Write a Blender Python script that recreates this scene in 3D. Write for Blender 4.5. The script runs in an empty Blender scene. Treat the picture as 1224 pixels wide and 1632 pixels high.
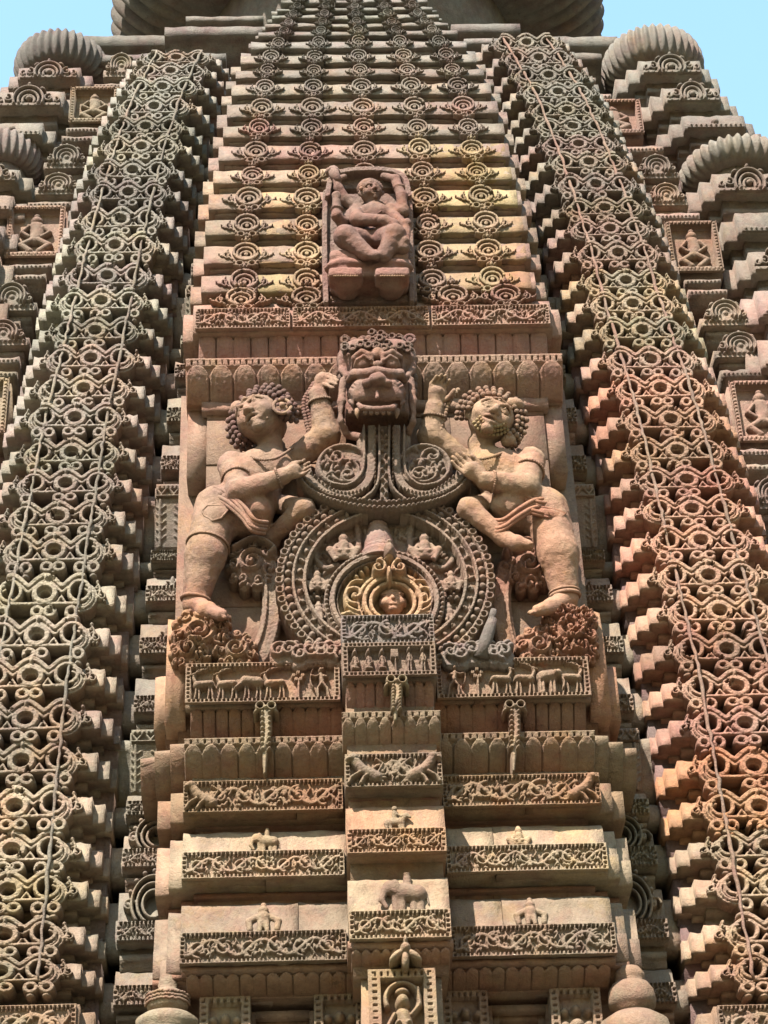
import bpy, math, random
import numpy as np
R = math.radians
PI = math.pi
scene = bpy.context.scene
COL = scene.collection

# ------------------------------------------------------------------ camera
F_PX, CAM_X, CAM_D, CAM_H = 3328.8, -0.5, 12.0, 1.6
PITCH, ROLL, YAW = R(35), R(2.4), R(2.5)
_fw = np.array([math.sin(YAW)*math.cos(PITCH), math.cos(YAW)*math.cos(PITCH), math.sin(PITCH)])
_rt = np.array([math.cos(YAW), -math.sin(YAW), 0.])
_up = np.cross(_rt, _fw)
_rt2 = math.cos(ROLL)*_rt - math.sin(ROLL)*_up
_up2 = math.sin(ROLL)*_rt + math.cos(ROLL)*_up
_C = np.array([CAM_X, -CAM_D, CAM_H])

def P(px, py, Y):
    """world point at depth Y that the surveyed camera sees at photo pixel px, py"""
    d = _fw*F_PX + _rt2*(px-612) - _up2*(py-816)
    return _C + d*((Y+CAM_D)/d[1])

def ZP(py, Y, px=600):
    return P(px, py, Y)[2]

# --------------------------------------------------------------- mesh tools
def make_mesh(name, V, Q=None, T=None, smooth=False):
    V = np.asarray(V, dtype=np.float32).reshape(-1, 3)
    Q = np.zeros((0, 4), np.int32) if Q is None else np.asarray(Q, np.int32).reshape(-1, 4)
    T = np.zeros((0, 3), np.int32) if T is None else np.asarray(T, np.int32).reshape(-1, 3)
    me = bpy.data.meshes.new(name)
    me.vertices.add(len(V)); me.vertices.foreach_set('co', V.ravel())
    li = np.concatenate([Q.ravel(), T.ravel()]).astype(np.int32)
    me.loops.add(len(li)); me.loops.foreach_set('vertex_index', li)
    n = len(Q)+len(T)
    st = np.concatenate([np.arange(len(Q))*4, len(Q)*4+np.arange(len(T))*3]).astype(np.int32)
    me.polygons.add(n); me.polygons.foreach_set('loop_start', st)
    if smooth:
        me.polygons.foreach_set('use_smooth', np.ones(n, dtype=bool))
    me.update(calc_edges=True); me.validate()
    return me

class MB:
    def __init__(s):
        s.V = []; s.Q = []; s.T = []; s.n = 0
    def add(s, V, Q=None, T=None, loc=(0, 0, 0), sc=(1, 1, 1)):
        V = np.asarray(V, float).reshape(-1, 3)*np.array(sc)+np.array(loc)
        flip = sc[0]*sc[1]*sc[2] < 0
        if Q is not None and len(Q):
            q = np.asarray(Q, np.int64).reshape(-1, 4)+s.n
            s.Q.append(q[:, ::-1] if flip else q)
        if T is not None and len(T):
            t = np.asarray(T, np.int64).reshape(-1, 3)+s.n
            s.T.append(t[:, ::-1] if flip else t)
        s.V.append(V); s.n += len(V)
        return s
    def box(s, x0, x1, y0, y1, z0, z1):
        V = [(x, y, z) for z in (z0, z1) for y in (y0, y1) for x in (x0, x1)]
        Q = [(0, 2, 3, 1), (4, 5, 7, 6), (0, 1, 5, 4), (2, 6, 7, 3), (0, 4, 6, 2), (1, 3, 7, 5)]
        return s.add(V, Q)
    def prism(s, prof, x0, x1, seg=0.09, jit=0.004, seed=0, shear=0.0):
        """(y,z) outline drawn out along X in short irregular lengths, ends capped: worn stone edges.
        prof runs round the section; last point joins the first."""
        rng = np.random.RandomState(seed+int(abs(x0)*977+abs(x1)*331+len(prof)*7) % 100000)
        p = np.asarray(prof, float); m = len(p)
        n = max(2, int(math.ceil((x1-x0)/seg))+1)
        xs = np.linspace(x0, x1, n)
        J = rng.normal(0, jit, (n, m, 2))
        V = np.zeros((n, m, 3)); V[:, :, 0] = xs[:, None]
        V[:, :, 1] = p[:, 0]+J[:, :, 0]; V[:, :, 2] = p[:, 1]+J[:, :, 1]
        i = np.arange(n-1)[:, None]*m; k = np.arange(m)[None, :]; k2 = (k+1) % m
        Q = np.stack([i+k, i+k2, i+m+k2, i+m+k], -1).reshape(-1, 4)
        V = V.reshape(-1, 3)
        c0 = len(V); V = np.vstack([V, [[x0, p[:, 0].mean(), p[:, 1].mean()], [x1, p[:, 0].mean(), p[:, 1].mean()]]])
        T = [(c0, (j+1) % m, j) for j in range(m)]+[(c0+1, (n-1)*m+j, (n-1)*m+(j+1) % m) for j in range(m)]
        return s.add(V, Q, T)
    def ball(s, c, r, nu=8, nv=6, sc=(1, 1, 1)):
        u = np.linspace(0, 2*PI, nu, endpoint=False); v = np.linspace(0, PI, nv+1)[1:-1]
        V = [[math.cos(a)*math.sin(b), math.sin(a)*math.sin(b), math.cos(b)] for b in v for a in u]
        V += [[0, 0, 1], [0, 0, -1]]
        Q = []; T = []; m = len(v)
        for i in range(m-1):
            for j in range(nu):
                j2 = (j+1) % nu
                Q.append((i*nu+j, (i+1)*nu+j, (i+1)*nu+j2, i*nu+j2))
        for j in range(nu):
            j2 = (j+1) % nu
            T.append((m*nu, j, j2)); T.append((m*nu+1, (m-1)*nu+j2, (m-1)*nu+j))
        return s.add(np.array(V)*r*np.array(sc)+np.array(c), Q, T)
    def tube(s, pts, rad, nseg=8, closed=False):
        pts = np.asarray(pts, float); n = len(pts)
        rad = np.broadcast_to(np.asarray(rad, float), (n,))
        if closed:
            tg = np.roll(pts, -1, 0)-np.roll(pts, 1, 0)
        else:
            tg = np.gradient(pts, axis=0)
        tg /= np.linalg.norm(tg, axis=1)[:, None]+1e-9
        ref = np.array([0.13, 1, 0.21]); a = np.cross(tg, ref); a /= np.linalg.norm(a, axis=1)[:, None]+1e-9
        b = np.cross(tg, a)
        th = np.linspace(0, 2*PI, nseg, endpoint=False)
        V = pts[:, None, :]+rad[:, None, None]*(np.cos(th)[None, :, None]*a[:, None, :]+np.sin(th)[None, :, None]*b[:, None, :])
        Q = []
        for i in range(n if closed else n-1):
            i2 = (i+1) % n
            for j in range(nseg):
                j2 = (j+1) % nseg
                Q.append((i*nseg+j, i*nseg+j2, i2*nseg+j2, i2*nseg+j))
        V = V.reshape(-1, 3); T = []
        if not closed:
            c = len(V); V = np.vstack([V, pts[:1], pts[-1:]])
            T = [(c, (j+1) % nseg, j) for j in range(nseg)]+[(c+1, (n-1)*nseg+j, (n-1)*nseg+(j+1) % nseg) for j in range(nseg)]
        return s.add(V, Q, T)
    def lathe(s, prof, c, n=40, ribs=0, depth=0.0, power=1.0):
        """(r,z) outline turned about the vertical through c; ribs scallops the radius"""
        prof = np.asarray(prof, float); m = len(prof)
        per = 6
        N = ribs*per if ribs else n
        th = np.arange(N)*2*PI/N
        mod = 1-depth*(np.abs(np.cos(th*ribs/2))**power) if ribs else np.ones(N)
        r = prof[:, 0][:, None]*np.where(prof[:, 0][:, None] > prof[:, 0].max()*.5, mod[None, :], 1-(1-mod[None, :])*.6)
        V = np.stack([c[0]+r*np.cos(th), c[1]+r*np.sin(th), np.broadcast_to((c[2]+prof[:, 1])[:, None], r.shape)], -1).reshape(-1, 3)
        i = np.arange(m-1)[:, None]*N; j = np.arange(N)[None, :]; j2 = (j+1) % N
        Q = np.stack([i+j, i+j2, i+N+j2, i+N+j], -1).reshape(-1, 4)
        return s.add(V, Q)
    def arrays(s):
        V = np.vstack(s.V)
        Q = np.vstack(s.Q) if s.Q else None
        T = np.vstack(s.T) if s.T else None
        return V, Q, T
    def mesh(s, name, smooth=False, off=(0, 0, 0)):
        V, Q, T = s.arrays()
        return make_mesh(name, V-np.array(off), Q, T, smooth)
    def build(s, name, col, parent=None, smooth=False, loc=None, mat=None):
        """loc: world place of the new object's origin; without it the parent's own origin"""
        w = wloc(parent) if parent is not None else np.zeros(3)
        org = np.array(loc, float) if loc is not None else w
        me = s.mesh(name, smooth, org)
        return place(name, me, col, parent, org, mat=mat)

WLOC = {}
def wloc(o):
    return WLOC.get(o.name, np.zeros(3))

def place(name, me, col, parent=None, org=(0, 0, 0), sc=(1, 1, 1), rot=(0, 0, 0), mat=None):
    o = bpy.data.objects.new(name, me); COL.objects.link(o)
    if me is not None and not me.materials:
        me.materials.append(mat or MAT_STONE)
    org = np.array(org, float)
    WLOC[o.name] = org
    if parent is not None:
        o.parent = parent; o.location = org-wloc(parent)
    else:
        o.location = org
    o.scale = sc; o.rotation_euler = rot
    if col is not None:
        o.color = (*col[:3], col[3] if len(col) > 3 else 0.3)
    return o

def empty(name, loc):
    return place(name, None, None, None, loc)

def tag(o, label=None, cat=None, group=None, kind=None):
    if label: o['label'] = label
    if cat: o['category'] = cat
    if group: o['group'] = group
    if kind: o['kind'] = kind
    return o

# ----------------------------------------------------- carved relief panels
class Relief:
    """height field on an XZ panel: u across (centred), v upward from 0; height comes out towards -Y"""
    def __init__(s, w, h, cell=0.005, base=0.0, open_=False, seed=0):
        s.w, s.h = w, h
        s.nu = max(3, int(round(w/cell))+1); s.nv = max(3, int(round(h/cell))+1)
        s.u = np.linspace(-w/2, w/2, s.nu); s.v = np.linspace(0, h, s.nv)
        s.du = w/(s.nu-1); s.dv = h/(s.nv-1)
        s.H = np.full((s.nu, s.nv), -1.0 if open_ else float(base))
        s.open = open_; s.rng = np.random.RandomState(seed)
    def win(s, u0, u1, v0, v1):
        i0 = max(0, int((u0+s.w/2)/s.du)); i1 = min(s.nu, int((u1+s.w/2)/s.du)+2)
        j0 = max(0, int(v0/s.dv)); j1 = min(s.nv, int(v1/s.dv)+2)
        if i1 <= i0 or j1 <= j0: return None
        return slice(i0, i1), slice(j0, j1)
    @staticmethod
    def prof(t, kind):
        if kind == 'round': return np.sqrt(np.clip(1-t*t, 0, 1))
        if kind == 'flat': return np.clip((1-t)/0.28, 0, 1)
        if kind == 'bev': return np.clip((1-t)/0.42, 0, 1)**.8
        if kind == 'ridge': return np.clip(1-t, 0, 1)
        return np.clip((1-t)/0.5, 0, 1)
    def stroke(s, pts, w, h, kind='round', base=0.0, mode='max', w1=None):
        pts = np.asarray(pts, float); n = len(pts)
        ws = np.linspace(w, w if w1 is None else w1, n)
        for k in range(n-1):
            a, b = pts[k], pts[k+1]; ww = max(ws[k], ws[k+1])
            g = s.win(min(a[0], b[0])-ww, max(a[0], b[0])+ww, min(a[1], b[1])-ww, max(a[1], b[1])+ww)
            if g is None: continue
            U = s.u[g[0]][:, None]; Vv = s.v[g[1]][None, :]
            ab = b-a; L = ab@ab+1e-12
            t = np.clip(((U-a[0])*ab[0]+(Vv-a[1])*ab[1])/L, 0, 1)
            d = np.sqrt((U-a[0]-t*ab[0])**2+(Vv-a[1]-t*ab[1])**2)
            wt = ws[k]+(ws[k+1]-ws[k])*t
            q = d/np.maximum(wt, 1e-6)
            s._put(g, q, h, kind, base, mode)
        return s
    def _put(s, g, q, h, kind, base, mode):
        ins = q < 1
        val = base+h*s.prof(np.minimum(q, 1), kind)
        H = s.H[g]
        if mode == 'max': s.H[g] = np.where(ins, np.maximum(H, val), H)
        elif mode == 'add': s.H[g] = np.where(ins, H+val, H)
        elif mode == 'set': s.H[g] = np.where(ins, val, H)
        elif mode == 'cut': s.H[g] = np.where(ins, np.minimum(H, base-h*s.prof(np.minimum(q, 1), kind)), H)
        elif mode == 'groove': s.H[g] = np.where(ins, H-h*s.prof(np.minimum(q, 1), kind), H)
    def blob(s, cu, cv, ru, rv, h, ang=0.0, kind='round', base=0.0, mode='max'):
        m = max(ru, rv); g = s.win(cu-m, cu+m, cv-m, cv+m)
        if g is None: return s
        U = s.u[g[0]][:, None]-cu; Vv = s.v[g[1]][None, :]-cv
        c, sn = math.cos(ang), math.sin(ang)
        q = np.sqrt(((U*c+Vv*sn)/ru)**2+((-U*sn+Vv*c)/rv)**2)
        s._put(g, q, h, kind, base, mode); return s
    def rect(s, u0, u1, v0, v1, h, mode='max'):
        i0 = max(0, int(round((u0+s.w/2)/s.du))); i1 = min(s.nu, int(round((u1+s.w/2)/s.du))+1)
        j0 = max(0, int(round(v0/s.dv))); j1 = min(s.nv, int(round(v1/s.dv))+1)
        if i1 <= i0 or j1 <= j0: return s
        if mode == 'max': s.H[i0:i1, j0:j1] = np.maximum(s.H[i0:i1, j0:j1], h)
        else: s.H[i0:i1, j0:j1] = h
        return s
    def ring(s, cu, cv, ru, rv, w, h, kind='round', base=0.0, a0=0, a1=2*PI, mode='max'):
        n = max(8, int(abs(a1-a0)/(2*PI)*36))
        a = np.linspace(a0, a1, n)
        return s.stroke(np.stack([cu+ru*np.cos(a), cv+rv*np.sin(a)], 1), w, h, kind, base, mode)
    def spiral(s, cu, cv, r, turns, a0, w, h, dirn=1, base=0.0, w1=None, kind='round'):
        n = int(14*turns)+3; t = np.linspace(0, 1, n)
        a = a0+dirn*t*turns*2*PI; rr = r*(1-t)**0.85
        return s.stroke(np.stack([cu+rr*np.cos(a), cv+rr*np.sin(a)], 1), w, h, kind, base, 'max', w1)
    def beads(s, p0, p1, step, r, h, base=0.0, square=False):
        p0 = np.array(p0, float); p1 = np.array(p1, float)
        n = max(1, int(round(np.linalg.norm(p1-p0)/step)))
        for k in range(n):
            c = p0+(p1-p0)*(k+.5)/n
            if square: s.rect(c[0]-r, c[0]+r, c[1]-r, c[1]+r, base+h)
            else: s.blob(c[0], c[1], r, r, h, base=base)
        return s
    def noise(s, amp, passes=2):
        n = s.rng.normal(0, 1, s.H.shape)
        for _ in range(passes):
            n = (n+np.roll(n, 1, 0)+np.roll(n, -1, 0)+np.roll(n, 1, 1)+np.roll(n, -1, 1))/2.4
        s.H = np.where(s.H > -.9, s.H+amp*n, s.H); return s
    def chips(s, n, r):
        """worn and broken places"""
        for _ in range(n):
            cu = s.rng.uniform(-s.w/2, s.w/2); cv = s.rng.uniform(0, s.h); rr = r*s.rng.uniform(.5, 1.3)
            g = s.win(cu-rr*1.6, cu+rr*1.6, cv-rr*1.6, cv+rr*1.6)
            if g is None: continue
            U = s.u[g[0]][:, None]-cu; V = s.v[g[1]][None, :]-cv
            a = np.arctan2(V, U); q = np.sqrt(U*U+V*V)/(rr*(1+.3*np.sin(3*a+cu*50)+.2*np.sin(5*a)))
            H = s.H[g]; lo = -1.0 if s.rng.rand() < .4 else .012
            s.H[g] = np.where((q < 1) & (H > lo), lo if lo < 0 else np.minimum(H, lo), H)
        return s
    def soften(s, k=1):
        for _ in range(k):
            if s.open:
                m = s.H > -.9
                Hm = np.where(m, s.H, 0.0); w = m.astype(float)
                a = Hm.copy(); b = w.copy()
                for ax in (0, 1):
                    for d in (1, -1):
                        a += np.roll(Hm, d, ax)*.5; b += np.roll(w, d, ax)*.5
                s.H = np.where(m, a/np.maximum(b, 1e-6), s.H)
            else:
                Hp = np.pad(s.H, 1, mode='edge')
                s.H = s.H*.4+.15*(Hp[2:, 1:-1]+Hp[:-2, 1:-1]+Hp[1:-1, 2:]+Hp[1:-1, :-2])
        return s
    def arrays(s, back=0.03, vmap=None, lo=-0.5):
        ok = s.H > lo
        c = ok[:-1, :-1] & ok[1:, :-1] & ok[:-1, 1:] & ok[1:, 1:]
        I = np.arange(s.nu*s.nv).reshape(s.nu, s.nv)
        Q = np.stack([I[:-1, :-1], I[1:, :-1], I[1:, 1:], I[:-1, 1:]], -1)[c]
        E = np.concatenate([Q[:, [0, 1]], Q[:, [1, 2]], Q[:, [2, 3]], Q[:, [3, 0]]])
        key = np.sort(E, 1); key = key[:, 0].astype(np.int64)*(s.nu*s.nv)+key[:, 1]
        _, inv, cnt = np.unique(key, return_inverse=True, return_counts=True)
        B = E[cnt[inv] == 1]
        U, Vv = np.meshgrid(s.u, s.v, indexing='ij')
        X, Z, Hh = U.ravel(), Vv.ravel(), s.H.ravel()
        N = s.nu*s.nv
        fr = np.stack([X, -Hh, Z], 1); bk = np.stack([X, np.full(N, back), Z], 1)
        if vmap is not None:
            fr = vmap(X, Hh, Z); bk = vmap(X, np.full(N, -back), Z)
        V = np.vstack([fr, bk])
        S = np.stack([B[:, 0], B[:, 0]+N, B[:, 1]+N, B[:, 1]], 1)
        Q = np.vstack([Q, S])
        used = np.unique(Q); mp = np.full(2*N, -1, np.int64); mp[used] = np.arange(len(used))
        return V[used], mp[Q]

# ---------------------------------------------- sculpture by blended volumes
class Sculpt:
    def __init__(s, lo, hi, cell):
        s.lo = np.array(lo, float); s.cell = cell
        s.n = np.ceil((np.array(hi)-s.lo)/cell).astype(int)+1
        s.D = np.full(s.n, 0.3, np.float32)
    def _sub(s, lo, hi):
        a = np.maximum(0, np.floor((np.array(lo)-s.lo)/s.cell).astype(int)); b = np.minimum(s.n, np.ceil((np.array(hi)-s.lo)/s.cell).astype(int)+1)
        if (b <= a).any(): return None
        g = tuple(slice(i, j) for i, j in zip(a, b))
        ax = [(s.lo[k]+np.arange(a[k], b[k])*s.cell) for k in range(3)]
        return g, ax[0][:, None, None], ax[1][None, :, None], ax[2][None, None, :]
    def _mix(s, g, d, k, cut):
        A = s.D[g]
        if cut:
            h = np.clip(.5-.5*(A+d)/k, 0, 1); s.D[g] = A*(1-h)+(-d)*h+k*h*(1-h)
        else:
            h = np.clip(.5+.5*(A-d)/k, 0, 1); s.D[g] = A*(1-h)+d*h-k*h*(1-h)
    def cap(s, a, b, ra, rb=None, k=0.02, cut=False):
        rb = ra if rb is None else rb
        a = np.array(a, float); b = np.array(b, float); m = max(ra, rb)+2*k+2*s.cell
        w = s._sub(np.minimum(a, b)-m, np.maximum(a, b)+m)
        if w is None: return s
        g, X, Y, Z = w; ab = b-a; L = ab@ab+1e-12
        t = np.clip(((X-a[0])*ab[0]+(Y-a[1])*ab[1]+(Z-a[2])*ab[2])/L, 0, 1)
        d = np.sqrt((X-a[0]-t*ab[0])**2+(Y-a[1]-t*ab[1])**2+(Z-a[2]-t*ab[2])**2)-(ra+(rb-ra)*t)
        s._mix(g, d, k, cut); return s
    def path(s, pts, rads, k=0.02, cut=False):
        rads = np.broadcast_to(np.asarray(rads, float), (len(pts),))
        for i in range(len(pts)-1): s.cap(pts[i], pts[i+1], rads[i], rads[i+1], k, cut)
        return s
    def ell(s, c, r, k=0.02, roll=0.0, cut=False, yaw=0.0):
        """ellipsoid; roll turns it in the XZ plane, yaw about Z"""
        c = np.array(c, float); r = np.array(r, float); m = r.max()+2*k+2*s.cell
        w = s._sub(c-m, c+m)
        if w is None: return s
        g, X, Y, Z = w; X = X-c[0]; Y = Y-c[1]; Z = Z-c[2]
        if yaw:
            X, Y = X*math.cos(yaw)+Y*math.sin(yaw), -X*math.sin(yaw)+Y*math.cos(yaw)
        if roll:
            X, Z = X*math.cos(roll)+Z*math.sin(roll), -X*math.sin(roll)+Z*math.cos(roll)
        q = np.sqrt((X/r[0])**2+(Y/r[1])**2+(Z/r[2])**2)
        q2 = np.sqrt((X/r[0]**2)**2+(Y/r[1]**2)**2+(Z/r[2]**2)**2)+1e-9
        s._mix(g, (q*(q-1)/q2), k, cut); return s
    def rbox(s, c, half, rad, k=0.01, roll=0.0, cut=False):
        c = np.array(c, float); half = np.array(half, float); m = np.linalg.norm(half)+rad+2*k+2*s.cell
        w = s._sub(c-m, c+m)
        if w is None: return s
        g, X, Y, Z = w; X = X-c[0]; Y = Y-c[1]; Z = Z-c[2]
        if roll:
            X, Z = X*math.cos(roll)+Z*math.sin(roll), -X*math.sin(roll)+Z*math.cos(roll)
        qx, qy, qz = np.abs(X)-half[0], np.abs(Y)-half[1], np.abs(Z)-half[2]
        d = np.sqrt(np.maximum(qx, 0)**2+np.maximum(qy, 0)**2+np.maximum(qz, 0)**2)+np.minimum(np.maximum(qx, np.maximum(qy, qz)), 0)-rad
        s._mix(g, d, k, cut); return s
    def rough(s, amp, seed=0):
        r = np.random.RandomState(seed); n = r.normal(0, 1, s.D.shape).astype(np.float32)
        for _ in range(3):
            for ax in range(3): n = (n+np.roll(n, 1, ax)+np.roll(n, -1, ax))/2.2
        s.D += amp*n; return s
    def arrays(s):
        D = s.D; S = D < 0
        n = np.array(D.shape)
        def cor(A, i, j, k): return A[i:n[0]-1+i, j:n[1]-1+j, k:n[2]-1+k]
        cs = [(i, j, k) for i in (0, 1) for j in (0, 1) for k in (0, 1)]
        cnt = sum(cor(S, *c).astype(np.int8) for c in cs)
        mix = (cnt > 0) & (cnt < 8)
        idx = np.argwhere(mix); m = len(idx)
        vid = np.full(mix.shape, -1, np.int64); vid[mix] = np.arange(m)
        vals = {c: cor(D, *c)[mix] for c in cs}
        acc = np.zeros((m, 3)); num = np.zeros(m)
        for a in cs:
            for ax in range(3):
                if a[ax]: continue
                b = list(a); b[ax] = 1; b = tuple(b)
                da, db = vals[a], vals[b]; x = (da < 0) != (db < 0)
                t = np.where(x, da/np.where(x, da-db, 1), 0)
                p = np.array(a, float)[None, :].repeat(m, 0); p[:, ax] += t
                acc += np.where(x[:, None], p, 0); num += x
        V = s.lo+(idx+acc/num[:, None])*s.cell
        Q = []
        for ax in range(3):
            o1, o2 = [(1, 2), (2, 0), (0, 1)][ax]
            sl0 = [slice(None)]*3; sl1 = [slice(None)]*3
            sl0[ax] = slice(0, -1); sl1[ax] = slice(1, None)
            A, B = S[tuple(sl0)], S[tuple(sl1)]
            e = np.argwhere(A != B)
            e = e[(e[:, o1] > 0) & (e[:, o2] > 0) & (e[:, o1] < n[o1]-1) & (e[:, o2] < n[o2]-1)]
            if not len(e): continue
            def c(d1, d2):
                f = e.copy(); f[:, o1] -= d1; f[:, o2] -= d2
                return vid[f[:, 0], f[:, 1], f[:, 2]]
            q = np.stack([c(1, 1), c(0, 1), c(0, 0), c(1, 0)], 1)
            ins = A[e[:, 0], e[:, 1], e[:, 2]]
            q = np.where(ins[:, None], q, q[:, ::-1])
            Q.append(q)
        Q = np.vstack(Q); Q = Q[(Q >= 0).all(1)]
        return V, Q
    def build(s, name, col, parent=None, loc=None):
        return MB().add(*s.arrays()).build(name, col, parent, True, loc)

# ---------------------------------------------------------------- materials
def stone_material():
    m = bpy.data.materials.new('sandstone'); m.use_nodes = True
    nt = m.node_tree; N = nt.nodes; L = nt.links
    bs = N['Principled BSDF']; bs.inputs['Roughness'].default_value = 0.9
    bs.inputs['Specular IOR Level'].default_value = 0.18
    geo = N.new('ShaderNodeNewGeometry'); oi = N.new('ShaderNodeObjectInfo')
    def noise(scale, detail=5, rough=.6, vec=None, off=0.0):
        n = N.new('ShaderNodeTexNoise'); n.inputs['Scale'].default_value = scale
        n.inputs['Detail'].default_value = detail; n.inputs['Roughness'].default_value = rough
        mp = N.new('ShaderNodeMapping'); mp.inputs['Location'].default_value = (off, off*1.7, off*.6)
        if vec: mp.inputs['Scale'].default_value = vec
        L.new(geo.outputs['Position'], mp.inputs['Vector']); L.new(mp.outputs[0], n.inputs['Vector'])
        return n.outputs['Fac']
    def rng(src, a, b, c, d):
        r = N.new('ShaderNodeMapRange'); r.inputs[1].default_value = a; r.inputs[2].default_value = b
        r.inputs[3].default_value = c; r.inputs[4].default_value = d; L.new(src, r.inputs[0]); return r.outputs[0]
    def mixc(fac, a, b, mode='MIX'):
        x = N.new('ShaderNodeMix'); x.data_type = 'RGBA'; x.blend_type = mode
        for v, i in ((fac, 0), (a, 6), (b, 7)):
            if hasattr(v, 'node'): L.new(v, x.inputs[i])
            else: x.inputs[i].default_value = v
        return x.outputs[2]
    def mul(a, b):
        x = N.new('ShaderNodeMath'); x.operation = 'MULTIPLY'
        for v, i in ((a, 0), (b, 1)):
            if hasattr(v, 'node'): L.new(v, x.inputs[i])
            else: x.inputs[i].default_value = v
        return x.outputs[0]
    col = oi.outputs['Color']
    # drifting beds of red and ochre in the stone
    col = mixc(rng(noise(1.3, 9, .75), .46, .56, 0, .65), col, mixc(1.0, col, (1.06, .80, .80, 1), 'MULTIPLY'))
    col = mixc(rng(noise(1.9, 9, .75, off=9), .53, .61, 0, .7), col, mixc(1.0, col, (1.10, 1.02, .80, 1), 'MULTIPLY'))
    col = mixc(rng(noise(5.5, 8, .7, off=21), .5, .6, 0, .55), col, mixc(1.0, col, (.82, .72, .82, 1), 'MULTIPLY'))
    # each block a shade of its own
    v1 = rng(oi.outputs['Random'], 0, 1, .325, .47)
    # grey green lichen
    li = mul(rng(noise(2.6, 8, .75, off=3), .40, .60, 0, 1), oi.outputs['Alpha'])
    col = mixc(li, col, (.30, .285, .24, 1))
    # mottling and dark weather stains
    v2 = rng(noise(9, 8, .7, off=5), .3, .7, .78, 1.16)
    v3 = rng(noise(55, 5, .7), .25, .75, .84, 1.12)
    st = rng(noise(3.2, 6, .7, vec=(2.2, 2.2, .7), off=14), .55, .75, 1.0, .62)
    sp = rng(noise(17, 9, .75, off=31), .58, .66, 1.0, .66)
    val = mul(mul(mul(v1, v2), mul(v3, st)), sp)
    cm = N.new('ShaderNodeCombineColor')
    for i in range(3): L.new(val, cm.inputs[i])
    col = mixc(1.0, col, cm.outputs[0], 'MULTIPLY')
    L.new(col, bs.inputs['Base Color'])
    bp = N.new('ShaderNodeBump'); bp.inputs['Distance'].default_value = .02; bp.inputs['Strength'].default_value = .7
    ad = N.new('ShaderNodeMath'); ad.operation = 'ADD'
    L.new(noise(38, 6, .7, off=2), ad.inputs[0]); L.new(mul(noise(130, 3, .6, off=7), .6), ad.inputs[1])
    L.new(ad.outputs[0], bp.inputs['Height']); L.new(bp.outputs[0], bs.inputs['Normal'])
    return m
MAT_STONE = stone_material()

def flat_material(name, col, rough=.95, var=.2, scale=8):
    m = bpy.data.materials.new(name); m.use_nodes = True
    nt = m.node_tree; N = nt.nodes; L = nt.links; bs = N['Principled BSDF']
    bs.inputs['Roughness'].default_value = rough
    g = N.new('ShaderNodeNewGeometry'); n = N.new('ShaderNodeTexNoise'); n.inputs['Scale'].default_value = scale; n.inputs['Detail'].default_value = 8
    L.new(g.outputs['Position'], n.inputs['Vector'])
    cr = N.new('ShaderNodeValToRGB')
    cr.color_ramp.elements[0].color = (*[c*(1-var) for c in col], 1); cr.color_ramp.elements[1].color = (*[c*(1+var) for c in col], 1)
    cr.color_ramp.elements[0].position = .3; cr.color_ramp.elements[1].position = .7
    L.new(n.outputs['Fac'], cr.inputs[0]); L.new(cr.outputs[0], bs.inputs['Base Color'])
    return m

# stone colours (linear)
CREAM = (.43, .34, .24); OCHRE = (.47, .31, .175); PINK = (.46, .27, .195); RED = (.32, .15, .115)
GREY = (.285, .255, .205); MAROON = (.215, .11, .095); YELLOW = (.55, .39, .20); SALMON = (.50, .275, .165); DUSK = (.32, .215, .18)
def c4(c, l=.3, k=1.0): return (c[0]*k, c[1]*k, c[2]*k, l)
def cmix(a, b, t): return tuple(x*(1-t)+y*t for x, y in zip(a, b))
_rj = random.Random(4)
def jit(c, l=.3, s=.10):
    k = 1+_rj.uniform(-s, s)
    return tuple(min(1, max(.02, x*k*(1+_rj.uniform(-s*.5, s*.5)))) for x in c[:3])+(l,)
def interp(x, xs, ys): return float(np.interp(x, xs, ys))
def inset(z):
    return interp(z, [0, 6.8, 8, 9, 10, 11.4, 12.5, 13.3, 14, 14.8, 15.4, 15.9, 16.3, 17], [0, 0, .03, .06, .12, .205, .31, .375, .45, .55, .65, .76, .85, 1.05])
# ================================================================ the tower
tower = empty('temple_tower', (0, 3.0, 0))
tag(tower, 'tall carved sandstone temple tower with lattice bands either side of a projecting centre', 'temple tower')

def beadrow(r, u0, u1, v, st, rad, h):
    r.beads((u0, v), (u1, v), st, rad, h)

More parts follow.
